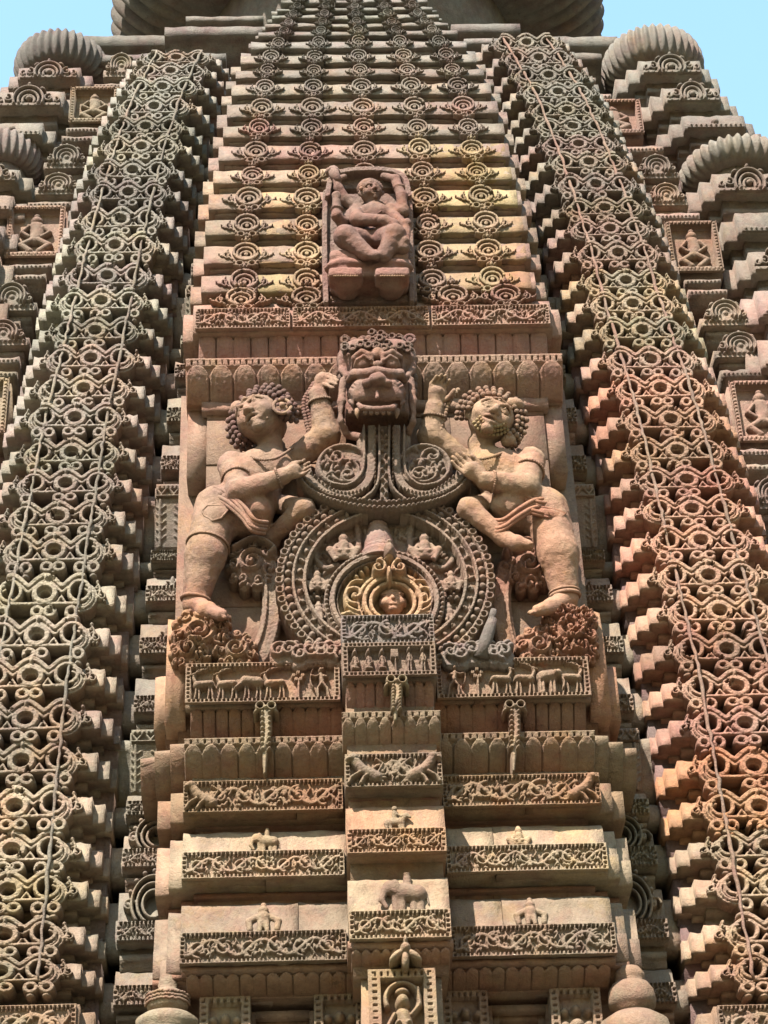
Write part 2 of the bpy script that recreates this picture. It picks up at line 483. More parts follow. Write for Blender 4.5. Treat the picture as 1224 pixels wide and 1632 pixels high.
# ---- lattice band course: stepped slab on a recessed neck, with pierced horseshoe tracery standing before it
ROWH = .345
def lattice_course_mesh(seed):
    rg = random.Random(seed); m = MB()
    for k, (hx, y0, dz) in enumerate(((.5, 0, 0), (.575, .10, -.006), (.615, .21, -.012))):
        z0 = .165+dz
        y = y0
        slab = [(y+.004, z0+.008), (y, z0+.02), (y, z0+.07), (y+.012, z0+.082), (y+.026, z0+.165), (y+.05, z0+.182), (y+.55, z0+.185), (y+.55, z0), (y+.05, z0)]
        if k == 0:                    # cut back behind the tracery
            for a_, b_ in ((-hx, -.33), (.33, hx)): m.prism(slab, a_, b_, seg=.04, jit=.0045, seed=seed*10+k)
            m.prism([(q+(.13 if q < .3 else 0), w_) for q, w_ in slab], -.332, .332, seg=.06, jit=.0035, seed=seed*10+k)
        else: m.prism(slab, -hx, hx, seg=.05, jit=.0045, seed=seed*10+k)
        neck = [(y+.20, -.02), (y+.20, .03), (y+.17, .035), (y+.17, .07), (y+.21, .075), (y+.21, .115), (y+.13, .12), (y+.13, z0+.01), (y+.55, z0+.01), (y+.55, -.02)]
        m.prism(neck, -hx+.07, hx-.07, seg=.1, jit=.003, seed=seed*10+5+k)
    r = Relief(1.0, .46, .0045, open_=True, seed=seed)
    B = .165                                             # slab foot in panel height
    C = .245
    # cusped arches, peaks on the centre and on the cords
    for dv, w, h in ((0, .027, .045), (-.044, .017, .034)):
        us = np.linspace(-.27, .27, 90)
        vs = .305+dv+.085*np.abs(np.cos(us*PI/.246))**1.25
        r.stroke(np.stack([us, vs], 1), w, h, 'soft')
    # ring of the middle
    r.ring(0, C, .074, .069, .026, .055, 'bev')
    r.ring(0, C-.006, .048, .044, .009, .012, 'bev')
    r.blob(0, C+.085, .014, .022, .05)
    r.blob(0, .372, .018, .035, .06)
    # bar with points
    r.stroke([(-.25, B-.004), (.25, B-.004)], .014, .05, 'flat')
    for sx in (-1, 1):
        if rg.random() > .12: r.stroke([(sx*.088, B), (sx*.122, B+.055), (sx*.158, B)], .013, .045, 'soft')
        # paired loops under the ring (mask with curls)
        if rg.random() > .1: r.ring(sx*.045, .098, .037, .032, .019, .058, 'bev')
        r.blob(sx*.018, .10, .022, .016, .06)
        # loops beside the cord
        for d in (-1, 1):
            if rg.random() < .14: continue
            r.ring(sx*.25+d*.05, .095, .035, .037, .019, .05, 'bev')
            r.blob(sx*.25+d*.05, .03, .03, .022, .045)
        # ring on the cord, broad crescents on its outer side
        cu = sx*.262
        r.ring(cu-sx*.012, .26, .076, .080, .018, .05, 'bev')
        for rr, hh in ((.112, .035), (.092, .05), (.068, .038)):
            a0, a1 = (-PI*.52, PI*.38) if sx > 0 else (PI*.62, PI*1.52)
            r.ring(cu, .215, rr, rr*.98, .0125, hh, 'bev', a0=a0, a1=a1)
        # leaf scrolls on the slab end
        bu = sx*(.395+rg.uniform(-.008, .01))
        r.stroke([(sx*.35, .19), (bu, .215), (bu+sx*.012, .275), (bu-sx*.012, .33)], .015, .035, 'bev', w1=.008)
        r.spiral(bu+sx*.02, .225, .034, 1.1, PI/2, .010, .034, dirn=-sx)
        r.spiral(bu-sx*.012, .29, .026, 1.0, -PI/2, .009, .032, dirn=sx)
        r.blob(bu-sx*.012, .335, .014, .018, .04)
        for q in range(3):
            r.blob(sx*(.36+.035*q+rg.uniform(-.006, .006)), .19+rg.uniform(0, .02), .015, .01, .03, ang=rg.uniform(-1, 1))
    # nothing of the cord here: it runs the whole height by itself
    r.chips(13, .018)
    r.blob(0, .10, .014, .035, .062); r.blob(0, .058, .024, .014, .05)
    r.noise(.0007, 3)
    V, Q = r.arrays(back=.10)
    V = np.array(V); V[:, 1] -= .012
    m.add(V, Q)
    return m.mesh('lattice_course', False)

def scroll_frieze(w, h, seed, lions=0, frame=True, dense=1.0, cell=.0045, ground=-.024):
    """vine scroll between beaded fillets"""
    r = Relief(w, h, cell, base=.012, seed=seed); rg = random.Random(seed)
    b = .028 if frame else .016
    if h < .09: b = .02
    r.rect(-w/2+b*1.15, w/2-b*1.15, b, h-b, ground, 'set')
    if frame:
        # beaded rows: sunk line with square beads left standing
        n = max(4, int(w/(b*.95)))
        for v in (b*.52, h-b*.52):
            for q in range(n):
                u = -w/2+b*.4+(w-b*.8)*(q+.5)/n
                r.rect(u-b*.20, u+b*.20, v-b*.22, v+b*.22, -.022, 'set')
        n = max(1, int((h-2*b)/(b*.95)))
        for u in (-w/2+b*.52, w/2-b*.52):
            for q in range(n):
                v = b+(h-2*b)*(q+.5)/n; r.rect(u-b*.22, u+b*.22, v-b*.20, v+b*.20, -.022, 'set')
    ih = h-2*b; x0, x1 = -w/2+b*1.2, w/2-b*1.2
    if lions & 1: x0 += ih*.7
    if lions & 2: x1 -= ih*.7
    n = max(1, int(round((x1-x0)/(ih*1.12)*dense))); st = (x1-x0)/n
    mid = h/2
    us = np.linspace(x0, x1, 26*n)
    ph = (us-x0)/st
    r.stroke(np.stack([us, mid-ih*.34*np.cos(ph*PI)], 1), ih*.10, .034, 'bev', base=ground)
    for k in range(n):
        cu = x0+st*(k+.5); up = 1 if k % 2 == 0 else -1
        cv = mid+up*ih*-.03
        r.spiral(cu, cv, ih*.40, 1.35+rg.uniform(-.1, .2), up*PI/2+PI, ih*.085, .034, dirn=up*-1, base=ground, w1=ih*.05)
        r.blob(cu, cv, ih*.13, ih*.13, .04, base=ground)
        for q in range(14):
            a = rg.uniform(0, 2*PI); rr = ih*rg.uniform(.25, .62)
            r.blob(cu+rr*math.cos(a), mid+rr*.8*math.sin(a), ih*rg.uniform(.10, .19), ih*rg.uniform(.06, .10), .032, ang=a+PI/2+rg.uniform(-.7, .7), base=ground, kind='soft')
        for sg in (-1, 1):
            r.stroke([(cu+st*.36, mid+sg*ih*.1), (cu+st*.47, mid+sg*ih*.3), (cu+st*.42, mid+sg*ih*.45)], ih*.06, .034, 'round', base=ground, w1=ih*.03)
    for bit, sx in ((1, -1), (2, 1)):
        if lions & bit:                     # rearing lion at the end, breaking over the frame
            e = sx*(w/2-ih*.62)
            r.stroke([(e-sx*ih*.5, mid-ih*.25), (e, mid+ih*.05), (e+sx*ih*.25, mid+ih*.38)], ih*.24, .065, 'round', base=ground, w1=ih*.2)
            r.blob(e+sx*ih*.33, mid+ih*.5, ih*.24, ih*.2, .075, base=ground)
            r.blob(e+sx*ih*.5, mid+ih*.44, ih*.13, ih*.1, .07, base=ground)
            for d in (.1, -.35):
                r.stroke([(e+sx*ih*d, mid-ih*.1), (e+sx*ih*(d+.3), mid-ih*.3), (e+sx*ih*(d+.42), mid-ih*.52)], ih*.09, .06, 'round', base=ground)
            r.stroke([(e-sx*ih*.5, mid-ih*.2), (e-sx*ih*.75, mid+ih*.25), (e-sx*ih*.5, mid+ih*.45)], ih*.06, .05, 'round', base=ground)
    r.noise(.0006, 3)
    return r

def add_relief(mb, r, x, y, z, back=.03, vmap=None):
    V, Q = r.arrays(back=back, vmap=vmap)
    if vmap is None and not r.open:
        y = y+min(0, float(r.H.min()))+.007       # sunk ground comes to lie just before the block's face
    mb.add(V, Q, loc=(x, y, z)); return mb

courses = [lattice_course_mesh(s) for s in range(1, 11)]
rowsL = [1550, 1490, 1419, 1354, 1286, 1212, 1146, 1079, 1014, 946, 878, 823, 772, 721, 668, 620, 572, 527, 482, 439.5, 392.6, 349.5, 309, 273.6, 235.6, 202.6, 170, 139, 114, 92]
rowsR = [1545, 1483, 1410, 1348, 1286, 1220, 1153, 1093, 1034, 974, 919, 864, 812, 766, 718, 669, 620, 575, 529, 486, 447, 406, 365, 334, 296, 260, 229.5, 201, 176, 148, 122, 94, 68]
def band_hw(z): return interp(z, [7, 9, 13.5, 16.5], [.50, .50, .435, .40])
def band_x(z): return 2.0-inset(z)+band_hw(z)
def band_y(z): return .5+inset(z)
bands = []
for side, rows in ((-1, rowsL), (1, rowsR)):
    # ring centre heights
    zc = []
    for py in rows:
        z = 10.0
        for _ in range(30):
            Y = band_y(z)-.05
            # find px for this side so the point lies on the band axis
            px = 620
            for _ in range(6):
                p = P(px, py, Y); px += (side*band_x(p[2])-p[0])*260
            z = p[2]
        zc.append(z)
    # a pier behind the courses
    m = MB(); zs = np.arange(5.6, zc[-1]+.2, .4)
    for a, b in zip(zs[:-1], zs[1:]):
        zz = (a+b)/2; x = side*band_x(zz); hw = band_hw(zz)*1.2; y = band_y(zz)
        m.box(x-hw, x+hw, y+.28, y+1.6, a, b+.002*0)
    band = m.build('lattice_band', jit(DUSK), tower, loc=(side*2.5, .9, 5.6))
    band['label'] = 'left band of grey and cream horseshoe tracery' if side < 0 else 'right band of pink and orange horseshoe tracery'
    for i, z in enumerate(zc):
        h = (zc[i+1]-z) if i+1 < len(zc) else (z-zc[i-1])
        if i: h = .5*(h+(z-zc[i-1])) if i+1 < len(zc) else h
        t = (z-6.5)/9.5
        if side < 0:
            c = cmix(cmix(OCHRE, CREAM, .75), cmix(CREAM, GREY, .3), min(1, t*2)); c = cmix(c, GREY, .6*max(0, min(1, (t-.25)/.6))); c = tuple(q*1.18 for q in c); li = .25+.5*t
        else:
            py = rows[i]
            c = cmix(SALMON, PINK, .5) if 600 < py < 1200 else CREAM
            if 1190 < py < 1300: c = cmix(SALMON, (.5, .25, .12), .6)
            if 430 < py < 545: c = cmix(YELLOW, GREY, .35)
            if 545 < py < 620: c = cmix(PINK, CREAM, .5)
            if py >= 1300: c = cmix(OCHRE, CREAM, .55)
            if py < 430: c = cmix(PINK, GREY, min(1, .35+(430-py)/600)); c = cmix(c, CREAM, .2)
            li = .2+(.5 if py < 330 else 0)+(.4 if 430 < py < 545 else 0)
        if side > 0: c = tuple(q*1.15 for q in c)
        hw = band_hw(z)
        zb = z-.70*h
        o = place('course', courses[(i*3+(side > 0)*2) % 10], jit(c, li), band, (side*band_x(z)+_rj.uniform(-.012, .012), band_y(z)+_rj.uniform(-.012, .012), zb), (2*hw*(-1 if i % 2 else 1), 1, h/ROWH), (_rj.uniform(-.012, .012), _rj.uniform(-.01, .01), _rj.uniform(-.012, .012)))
    # the two cords that run up over the tracery
    for d in (-1, 1):
        pts = []; rads = []; rc_ = random.Random(d+side*3)
        for k, z in enumerate(np.linspace(zc[0]-.06, zc[-1]+.1, 190)):
            pts.append((side*band_x(z)+d*.25*2*band_hw(z)+rc_.uniform(-.007, .007), band_y(z)-.062+.008*math.sin(z*9)+rc_.uniform(-.006, .006), z)); rads.append(rc_.uniform(.008, .0155))
        MB().tube(pts, rads, 6).build('cord', c4(cmix(CREAM, GREY, .4), .5) if side < 0 else c4(cmix(PINK, CREAM, .4), .2), band, True)
    # frieze block closing the band below
    z1 = zc[0]-.70*(zc[1]-zc[0])-.02
    m = MB(); x = side*band_x(z1); hw = band_hw(z1)+.01; y = band_y(z1)
    m.prism([(y-.02, z1-.30), (y-.02, z1-.02), (y+.02, z1), (y+.5, z1), (y+.5, z1-.30)], x-hw, x+hw)
    m.prism([(y+.09, z1-.36), (y+.09, z1-.03), (y+.13, z1-.01), (y+.5, z1-.01), (y+.5, z1-.36)], x-hw-.085, x+hw+.085)
    m.prism([(y+.08, z1-1.2), (y+.08, z1-.30), (y+.5, z1-.30), (y+.5, z1-1.2)], x-hw+.04, x+hw-.04)
    add_relief(m, scroll_frieze(2*hw-.02, .26, 77+side), x, y-.03, z1-.285)
    m.build('frieze_block', jit(cmix(OCHRE, CREAM, .5), .3), band)
    bands.append(band)

# ---- core walls behind everything
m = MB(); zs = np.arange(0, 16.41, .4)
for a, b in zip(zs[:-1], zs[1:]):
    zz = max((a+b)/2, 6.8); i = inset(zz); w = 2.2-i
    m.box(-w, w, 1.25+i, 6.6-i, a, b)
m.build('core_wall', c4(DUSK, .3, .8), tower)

# ---- recess pilasters either side of the centre bay
def recess_block(x0, x1, y, z0, z1, seed, kind, col, side):
    m = MB(); h = z1-z0; rg = random.Random(seed)
    w = x1-x0
    if kind == 'lotus':
        prof = [(y+.10, z0), (y+.06, z0+.25*h), (y+.02, z0+.5*h), (y-.02, z0+.78*h), (y-.03, z0+.8*h), (y-.03, z0+.97*h), (y+.4, z1), (y+.4, z0)]
        m.prism(prof, x0, x1, seg=.05, seed=seed)
        m.prism([(a+.1, b-.02*h) for a, b in prof], x0-.11, x1+.11, seg=.05, seed=seed+3)
        r = Relief(w-.02, .2*h, .006, base=0, seed=seed)
        r.rect(-w/2+.015, w/2-.015, .02*h, .12*h, -.03, 'set')
        for k in range(4):
            u = -w/2+.05+(w-.1)*k/3
            r.stroke([(u-.03, .12*h), (u, .03*h), (u+.03, .12*h)], .01, .03, base=-.03)
        beadrow(r, -w/2+.02, w/2-.02, .16*h, .03, .01, .015)
        add_relief(m, r, (x0+x1)/2, y-.032, z0+.79*h)
        # leaf spines
        rr = Relief(w-.02, .7*h, .006, base=0, seed=seed)
        for k in range(3):
            u = -w/2+.04+(w-.08)*k/2
            rr.stroke([(u, 0), (u+rg.uniform(-.01, .01), .3*h), (u, .68*h)], .012, .018)
            for q in range(5):
                for d in (-1, 1):
                    rr.stroke([(u, .1*h+.11*h*q), (u+d*.04, .16*h+.11*h*q)], .008, .012)
        add_relief(m, rr, (x0+x1)/2, 0, z0+.06*h, vmap=lambda X, H, Z: np.stack([X, y+.085-.115*np.clip(Z/(.72*h), 0, 1)**.9-H, Z], 1))
    else:
        fh = min(.13, h*.34)
        m.prism([(y-.02, z0+.28*h), (y-.02, z0+.28*h+fh), (y+.02, z0+.3*h+fh), (y+.05, z1-.03), (y+.09, z1), (y+.4, z1), (y+.4, z0+.28*h)], x0, x1, seg=.06, seed=seed)
        m.prism([(y+.10, z0+.25*h), (y+.10, z0+.22*h+fh), (y+.15, z1-.06), (y+.2, z1-.03), (y+.4, z1-.03), (y+.4, z0+.25*h)], x0-.11, x1+.11, seg=.06, seed=seed+1)
        m.prism([(y+.06, z0), (y+.06, z0+.1*h), (y+.03, z0+.11*h), (y+.03, z0+.18*h), (y+.08, z0+.19*h), (y+.08, z0+.29*h), (y+.4, z0+.29*h), (y+.4, z0)], x0+.02, x1-.02, seg=.1, seed=seed+2)
        add_relief(m, scroll_frieze(w-.01, fh, seed, cell=.006), (x0+x1)/2, y-.03, z0+.285*h)
        if kind == 'arch':
            r = Relief(w*.9, .66*h, .006, open_=True, seed=seed)
            for rr in (.9, .68, .46):
                r.ring(side*w*-.12, .22*h, rr*w*.42, rr*.34*h*1.1, .014, .06*rr+.02)
            for q in range(9):
                a = q/8*PI; r.blob(side*w*-.12+math.cos(a)*w*.44, .22*h+math.sin(a)*.42*h, .02, .02, .05)
            r.spiral(side*w*.3, .2*h, .05, 1.2, 0, .012, .05)
            add_relief(m, r, (x0+x1)/2, y+.0, z0+.3*h+fh, back=.06)
        elif kind == 'curl':
            r = Relief(w*.9, .36*h, .006, open_=True, seed=seed)
            for d in (-1, 1): r.spiral(d*.04, .1*h, .035, 1.2, PI/2, .01, .04, dirn=d)
            r.blob(0, .2*h, .02, .05, .045); r.blob(0, .09*h, .022, .022, .05)
            add_relief(m, r, (x0+x1)/2, y+.04, z0+.3*h+fh, back=.05)
    o = m.build('recess_course', col, tower)
    return o
rec_l = [(1632, 1540, 'plain'), (1540, 1412, 'arch'), (1412, 1322, 'arch'), (1322, 1258, 'plain'), (1258, 1168, 'lotus'), (1168, 1072, 'plain'), (1072, 985, 'curl'), (985, 912, 'curl'), (912, 868, 'plain'),
         (868, 778, 'lotus'), (778, 700, 'plain'), (700, 625, 'curl'), (625, 568, 'plain'), (568, 528, 'curl'), (528, 462, 'lotus'), (462, 410, 'plain'), (410, 365, 'curl'), (365, 322, 'plain'), (322, 280, 'plain'), (280, 240, 'curl'), (240, 204, 'plain'), (204, 172, 'plain'), (172, 140, 'curl'), (140, 110, 'plain')]
for side in (-1, 1):
    for k, (p0, p1, kind) in enumerate(rec_l):
        zz = 9
        for _ in range(12):
            y = .72+inset(zz); z0, z1 = ZP(p0, y, 612+side*330), ZP(p1, y, 612+side*330); zz = z0
        i = inset(z0)
        x0, x1 = 1.42-i, 1.80-i
        if side < 0: x0, x1 = -x1, -x0
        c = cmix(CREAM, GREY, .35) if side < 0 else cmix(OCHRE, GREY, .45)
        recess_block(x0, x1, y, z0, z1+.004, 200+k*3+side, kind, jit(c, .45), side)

# ---- upper centre face: courses of slabs with five chains of ring medallions
def medallion_mesh(seed):
    """one ring medallion with bud above, mask with curls below and a leaf scroll on each side; 0.5 wide, 0.3 high"""
    rg = random.Random(seed)
    r = Relief(.52, .40, .0042, open_=True, seed=seed)
    cv = .20
    for rr, w, h in ((.104, .014, .034), (.075, .012, .024), (.047, .011, .016)):
        r.ring(0, cv-(.112-rr)*.55, rr, rr*.84, w, h, 'bev')
    r.blob(0, cv-.024, .02, .02, .012)
    r.blob(0, cv+.118, .016, .024, .055); r.blob(0, cv+.145, .010, .018, .05)
    for sx in (-1, 1):
        r.blob(sx*.03, cv+.112, .018, .012, .06, ang=sx*.5)
        r.ring(sx*.052, .058, .030, .024, .012, .058)
        r.stroke([(sx*.02, .045), (sx*.06, .03), (sx*.10, .05)], .013, .05, w1=.008)
        r.blob(sx*.095, .085, .02, .013, .045, ang=sx*.6)
        # leaf scroll
        r.stroke([(sx*.115, .12), (sx*.15, .15), (sx*.165, .20), (sx*.15, .225)], .011, .024, w1=.006)
        r.spiral(sx*.155, .17, .036, 1.25, -PI/2, .0095, .026, dirn=sx)
        r.blob(sx*.205, .16, .024, .012, .02, ang=sx*.5); r.blob(sx*.228, .185, .014, .009, .016, ang=sx*.9)
    r.blob(0, .062, .022, .02, .055); r.blob(0, .03, .03, .014, .045)
    r.chips(9, .016)
    r.noise(.0007, 3)
    V, Q = r.arrays(back=.035)
    return make_mesh('medallion', V, Q)
meds = [medallion_mesh(s) for s in (31, 32, 33, 34, 35)]
up_rows = [(430, 318, 850), (385, 322, 842), (342, 325, 838), (299, 330, 828), (263, 338, 820), (225, 347, 810), (192, 355, 803), (157, 361, 793), (127, 368, 782), (104, 374, 770), (81, 381, 757), (60, 398, 742), (44, 410, 728), (31, 420, 712), (18, 430, 697), (6, 438, 686), (-6, 444, 678)]
def yr(z): return max(0, inset(z)-.27)+.0
def solve(px, py, fy):
    z = 12.
    for _ in range(25): p = P(px, py, fy(z)); z = p[2]
    return p
tops = [solve(590, a, yr)[2] for a, b, c in up_rows]
z478 = solve(590, 478, yr)[2]
zprev = z478
spire_tops = tops
for k, (py, xl, xr) in enumerate(up_rows):
    zt = tops[k]; h = zt-zprev
    y = yr(zt)
    pl, pr = solve(xl, py, yr), solve(xr, py, yr)
    hw = (pr[0]-pl[0])/2; xc = (pl[0]+pr[0])/2*.6
    m = MB()
    zs = zprev+h*.33
    slab = [(y+.005, zs), (y, zs+.012), (y, zs+h*.22), (y+.012, zs+h*.25), (y+.03, zt-.02), (y+.05, zt), (y+.7, zt), (y+.7, zs), (y+.05, zs)]
    # three stones side by side with open joints
    cuts = [-hw, -hw*.33+.05*math.sin(k*2.1), hw*.36+.05*math.cos(k*1.7), hw]
    for a, b in zip(cuts[:-1], cuts[1:]):
        dy = _rj.uniform(-.008, .008)
        m.prism([(q+dy, w) for q, w in slab], xc+a+.003, xc+b-.003, jit=.004, seed=k)
    neck = [(y+.10, zprev-.01), (y+.10, zprev+h*.10), (y+.075, zprev+h*.11), (y+.075, zprev+h*.19), (y+.10, zprev+h*.20), (y+.10, zs-.03), (y+.05, zs-.025), (y+.05, zs+.004), (y+.7, zs+.004), (y+.7, zprev-.01)]
    m.prism(neck, xc-hw+.05, xc+hw-.05, seed=k)
    # setback courses at the sides
    m.prism([(q+.12, w-.005) for q, w in slab], xc-hw-.085, xc+hw+.085, seed=k+50)
    t = k/13
    c = cmix(cmix(PINK, CREAM, .35), GREY, max(0, min(1, (t-.30)*1.5)))
    if k < 5: c = cmix(c, OCHRE, .25)
    co = m.build('spire_course', jit(c, .2+.6*t), tower, loc=(xc, y+.3, zprev))
    for j, fx in enumerate((-.74, -.37, 0, .38, .74)):
        if abs(fx) < .1 and k < 4: continue
        yel = (k < 5 and j in (1, 4)) or (k in (3, 4, 5) and j >= 3)
        cc = cmix(c, YELLOW, .55) if yel else c
        s = h/.30
        place('medallion', meds[(j*2+k*3) % 5], jit(cc, .15+.6*t), co, (xc+fx*hw, y-.008, zprev+.08*h), (s*(.84 if k < 11 else .74)*_rj.uniform(.94, 1.06), _rj.uniform(.45, .85), s*_rj.uniform(.84, .96)))
    if k < 6:      # the ochre stained stones of the right and left
        for fx0, fx1 in (((.45, .97),) if k > 3 else ((.45, .97), (-.66, -.40))):
            mm = MB(); mm.prism([(q-.006, w) for q, w in slab[:5]]+[(y+.2, zt-.012), (y+.2, zs)], xc+fx0*hw, xc+fx1*hw, seed=k+9)
            mm.build('stained_stone', jit(cmix(YELLOW, OCHRE, .25+.1*(k % 3)), .05), co)
    zprev = zt
# ==================================================== the projecting centre bay
class PR(Relief):
    """relief panel measured off the photograph, standing upright at depth Y"""
    def __init__(s, x0, y0, x1, y1, Y, cell=.0042, base=0.0, open_=False, seed=0):
        c = [P(a, b, Y) for a in (x0, x1) for b in (y0, y1)]
        xs = [q[0] for q in c]; zs = [q[2] for q in c]
        s.xc = (min(xs)+max(xs))/2; s.z0 = min(zs); s.Y = Y
        super().__init__(max(xs)-min(xs), max(zs)-min(zs), cell, base, open_, seed)
        cx, cy = (x0+x1)/2, (y0+y1)/2
        s.k = (P(cx+50, cy, Y)[0]-P(cx-50, cy, Y)[0])/100
        s.kv = abs(P(cx, cy-50, Y)[2]-P(cx, cy+50, Y)[2])/100
    def q(s, px, py):
        p = P(px, py, s.Y); return (p[0]-s.xc, p[2]-s.z0)
    def pl(s, pts, w, h, kind='round', base=0.0, mode='max', w1=None):
        """px polyline, smoothed; w in px"""
        pts = np.array(pts, float)
        if len(pts) > 2: pts = smooth_path(pts, 5)
        return s.stroke([s.q(*a) for a in pts], w*s.k, h, kind, base, mode, None if w1 is None else w1*s.k)
    def bl(s, px, py, rx, ry, h, ang=0.0, base=0.0, kind='round', mode='max'):
        return s.blob(*s.q(px, py), rx*s.k, ry*s.k*1.15, h, ang, kind, base, mode)
    def rg(s, px, py, rx, w, h, base=0.0, kind='round', a0=0, a1=2*PI, ry=None, mode='max'):
        u, v = s.q(px, py); return s.ring(u, v, rx*s.k, (rx if ry is None else ry)*s.k, w*s.k, h, kind, base, a0, a1, mode)
    def sp(s, px, py, r, turns, a0, w, h, dirn=1, base=0.0, w1=None):
        u, v = s.q(px, py); return s.spiral(u, v, r*s.k, turns, a0, w*s.k, h, dirn, base, None if w1 is None else w1*s.k)
    def into(s, mb, back=.03, lo=-.5):
        V, Q = s.arrays(back=back, lo=lo); mb.add(V, Q, loc=(s.xc, s.Y, s.z0)); return mb

def smooth_path(pts, n=6):
    pts = np.asarray(pts, float); m = len(pts)
    out = []
    for i in range(m-1):
        p0, p1, p2, p3 = pts[max(i-1, 0)], pts[i], pts[i+1], pts[min(i+2, m-1)]
        for t in np.linspace(0, 1, n, endpoint=False):
            out.append(.5*((2*p1)+(-p0+p2)*t+(2*p0-5*p1+4*p2-p3)*t*t+(-p0+3*p1-3*p2+p3)*t**3))
    out.append(pts[-1]); return np.array(out)

def lotus(mb, x0, x1, ytop, depth, z0, z1, npet, beads=True, cell=.006, seed=0, steps=(), sag=.0):
    """cyma moulding carved with lotus petals, beads along its upper lip"""
    w, h = x1-x0, z1-z0
    f = lambda t: ytop+depth*(1-np.sin(np.clip(t, 0, 1)*PI/2)**.85)
    r = Relief(w, h, cell, base=0, seed=seed)
    U = r.u[:, None]; T = (r.v/h)[None, :]
    ph = ((U+w/2)/w*npet) % 1-.5
    top = .80 if beads else .95
    half = np.where(T < top-.24, .485, .485*np.clip((top-T)/.24, 0, 1)**.42)
    q = np.abs(ph)/np.maximum(half, 1e-3)
    H = np.where(q < 1, .012+.022*np.sqrt(np.clip(1-q**4, 0, 1)), -.004)
    rim = (q > .80) & (q < 1)
    H = np.where(rim, H+.006, H)
    H = np.where(T > top, .0, H)
    if beads:
        H = np.where((T > .83) & (T < .95), -.02, H); H = np.where(T >= .95, .022, H)
        H = np.where((T > .79) & (T <= .83), .016, H)
    r.H = H+0*U
    if beads:
        n = int(w/.045)
        r.beads((-w/2, h*.89), (w/2, h*.89), .045, .015, .04, base=-.02, square=True)
    r.noise(.0005, 3)
    V, Q = r.arrays(vmap=lambda X, Hh, Z: np.stack([X, f(Z/h)-Hh, Z], 1), back=.02)
    mb.add(V, Q, loc=((x0+x1)/2, 0, z0))
    t = np.linspace(0, 1, 9)
    prof = [(float(f(a))+.006, z0+a*h-.002) for a in t]+[(ytop+.9, z1-.003), (ytop+.9, z0)]
    mb.prism(prof, x0+.004, x1-.004, seg=.3, jit=0.001)
    prof = [(float(f(a))-.016, z0+a*h) for a in t]+[(ytop+.9, z1), (ytop+.9, z0)]
    for e, d in steps:
        mb.prism([(a+d, b-.01*d) for a, b in prof], x0-e, x1+e, seg=.1, seed=seed)

Z = lambda py, Y: ZP(py, Y, 430)
WB = 1.335                     # half width of the bay
STEPS = ((.085, .09), (.175, .19))
def colm(k): return jit(k, .12, .05)

# -- wall behind the figures and below
m = MB()
zz_ = np.linspace(Z(1592, .17), Z(600, .17), 13); rj = random.Random(12)
for a_, b_ in zip(zz_[:-1], zz_[1:]):
    xs_ = [-1.24]+sorted(rj.uniform(-1, 1) for _ in range(3))+[1.24]
    for c_, d_ in zip(xs_[:-1], xs_[1:]):
        if d_-c_ < .12: continue
        y_ = .17+rj.uniform(-.006, .006)
        m.prism([(y_+.006, a_+.002), (y_, a_+.010), (y_, b_-.010), (y_+.006, b_-.002), (.9, b_-.002), (.9, a_+.002)], c_+.002, d_-.002, seg=.2, jit=.002)
m.box(-1.2, 1.2, .22, .8, Z(1592, .17)+.003, Z(600, .2))
m.box(-1.45, 1.45, .42, 1.4, Z(1592, .17)+.006, Z(600, .2))
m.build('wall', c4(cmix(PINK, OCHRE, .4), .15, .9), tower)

# -- big panel over the cornice, recessed lotus band and cornice
def course(name, col, fn, label=None):
    m = MB(); fn(m); o = m.build(name, col, tower)
    if label: o['label'] = label
    return o
def f_panel(m):
    z0, z1 = Z(530, -.02), z478
    m.prism([(.0, z0), (-.02, z0+.02), (-.02, z0+.20), (0, z0+.22), (.03, z1-.01), (.05, z1), (.8, z1), (.8, z0)], -WB-.01, WB+.01)
    for a, b in ((-WB+.01, -.62), (-.60, .42), (.44, WB-.01)):
        r = scroll_frieze(b-a, .19, int(50+a*9), ground=-.015)
        add_relief(m, r, (a+b)/2, -.032, z0+.015)
    m.prism([(q+.1, w) for q, w in ((.0, z0), (-.02, z0+.02), (-.02, z0+.20), (.03, z1-.01), (.8, z1-.01), (.8, z0))], -WB-.09, WB+.09)
pan = course('frieze_course', jit(cmix(PINK, OCHRE, .3), .15), f_panel)
for fx in (-.74, -.37, .46, .76):
    place('medallion', meds[0], jit(cmix(PINK, OCHRE, .3), .2), pan, (fx*WB, -.01, Z(530, -.02)+.17), (1.0, 1, .9))
def f_band(m):
    z0, z1 = Z(577, .05), Z(530, .05)
    lotus(m, -WB+.03, WB-.03, .05, .09, z0+.02, z1, 20, beads=False)
    m.prism([(.07, z0-.01), (.07, z0+.03), (.12, z0+.04), (.8, z0+.04), (.8, z0-.01)], -WB+.02, WB-.02)
course('lotus_band', colm(cmix(PINK, RED, .4)), f_band)
def f_corn(m):
    z0, z1 = Z(645, .14), Z(573, -.03)
    lotus(m, -WB-.055, WB+.055, -.03, .20, z0, z1, 16, seed=3, steps=((.0, .06),))
    m.prism([(.13, z0-.07), (.11, z0+.005), (.6, z0+.005), (.6, z0-.07)], -WB+.06, WB-.06)
    for sx in (-1, 1):    # the returns that come down at the corners
        m.box(min(sx*1.22, sx*1.38), max(sx*1.22, sx*1.38), .2, .8, Z(760, .2), z0+.1)
course('cornice', colm(cmix(PINK, OCHRE, .3)), f_corn, 'pink cornice of upright lotus petals under a beaded lip')

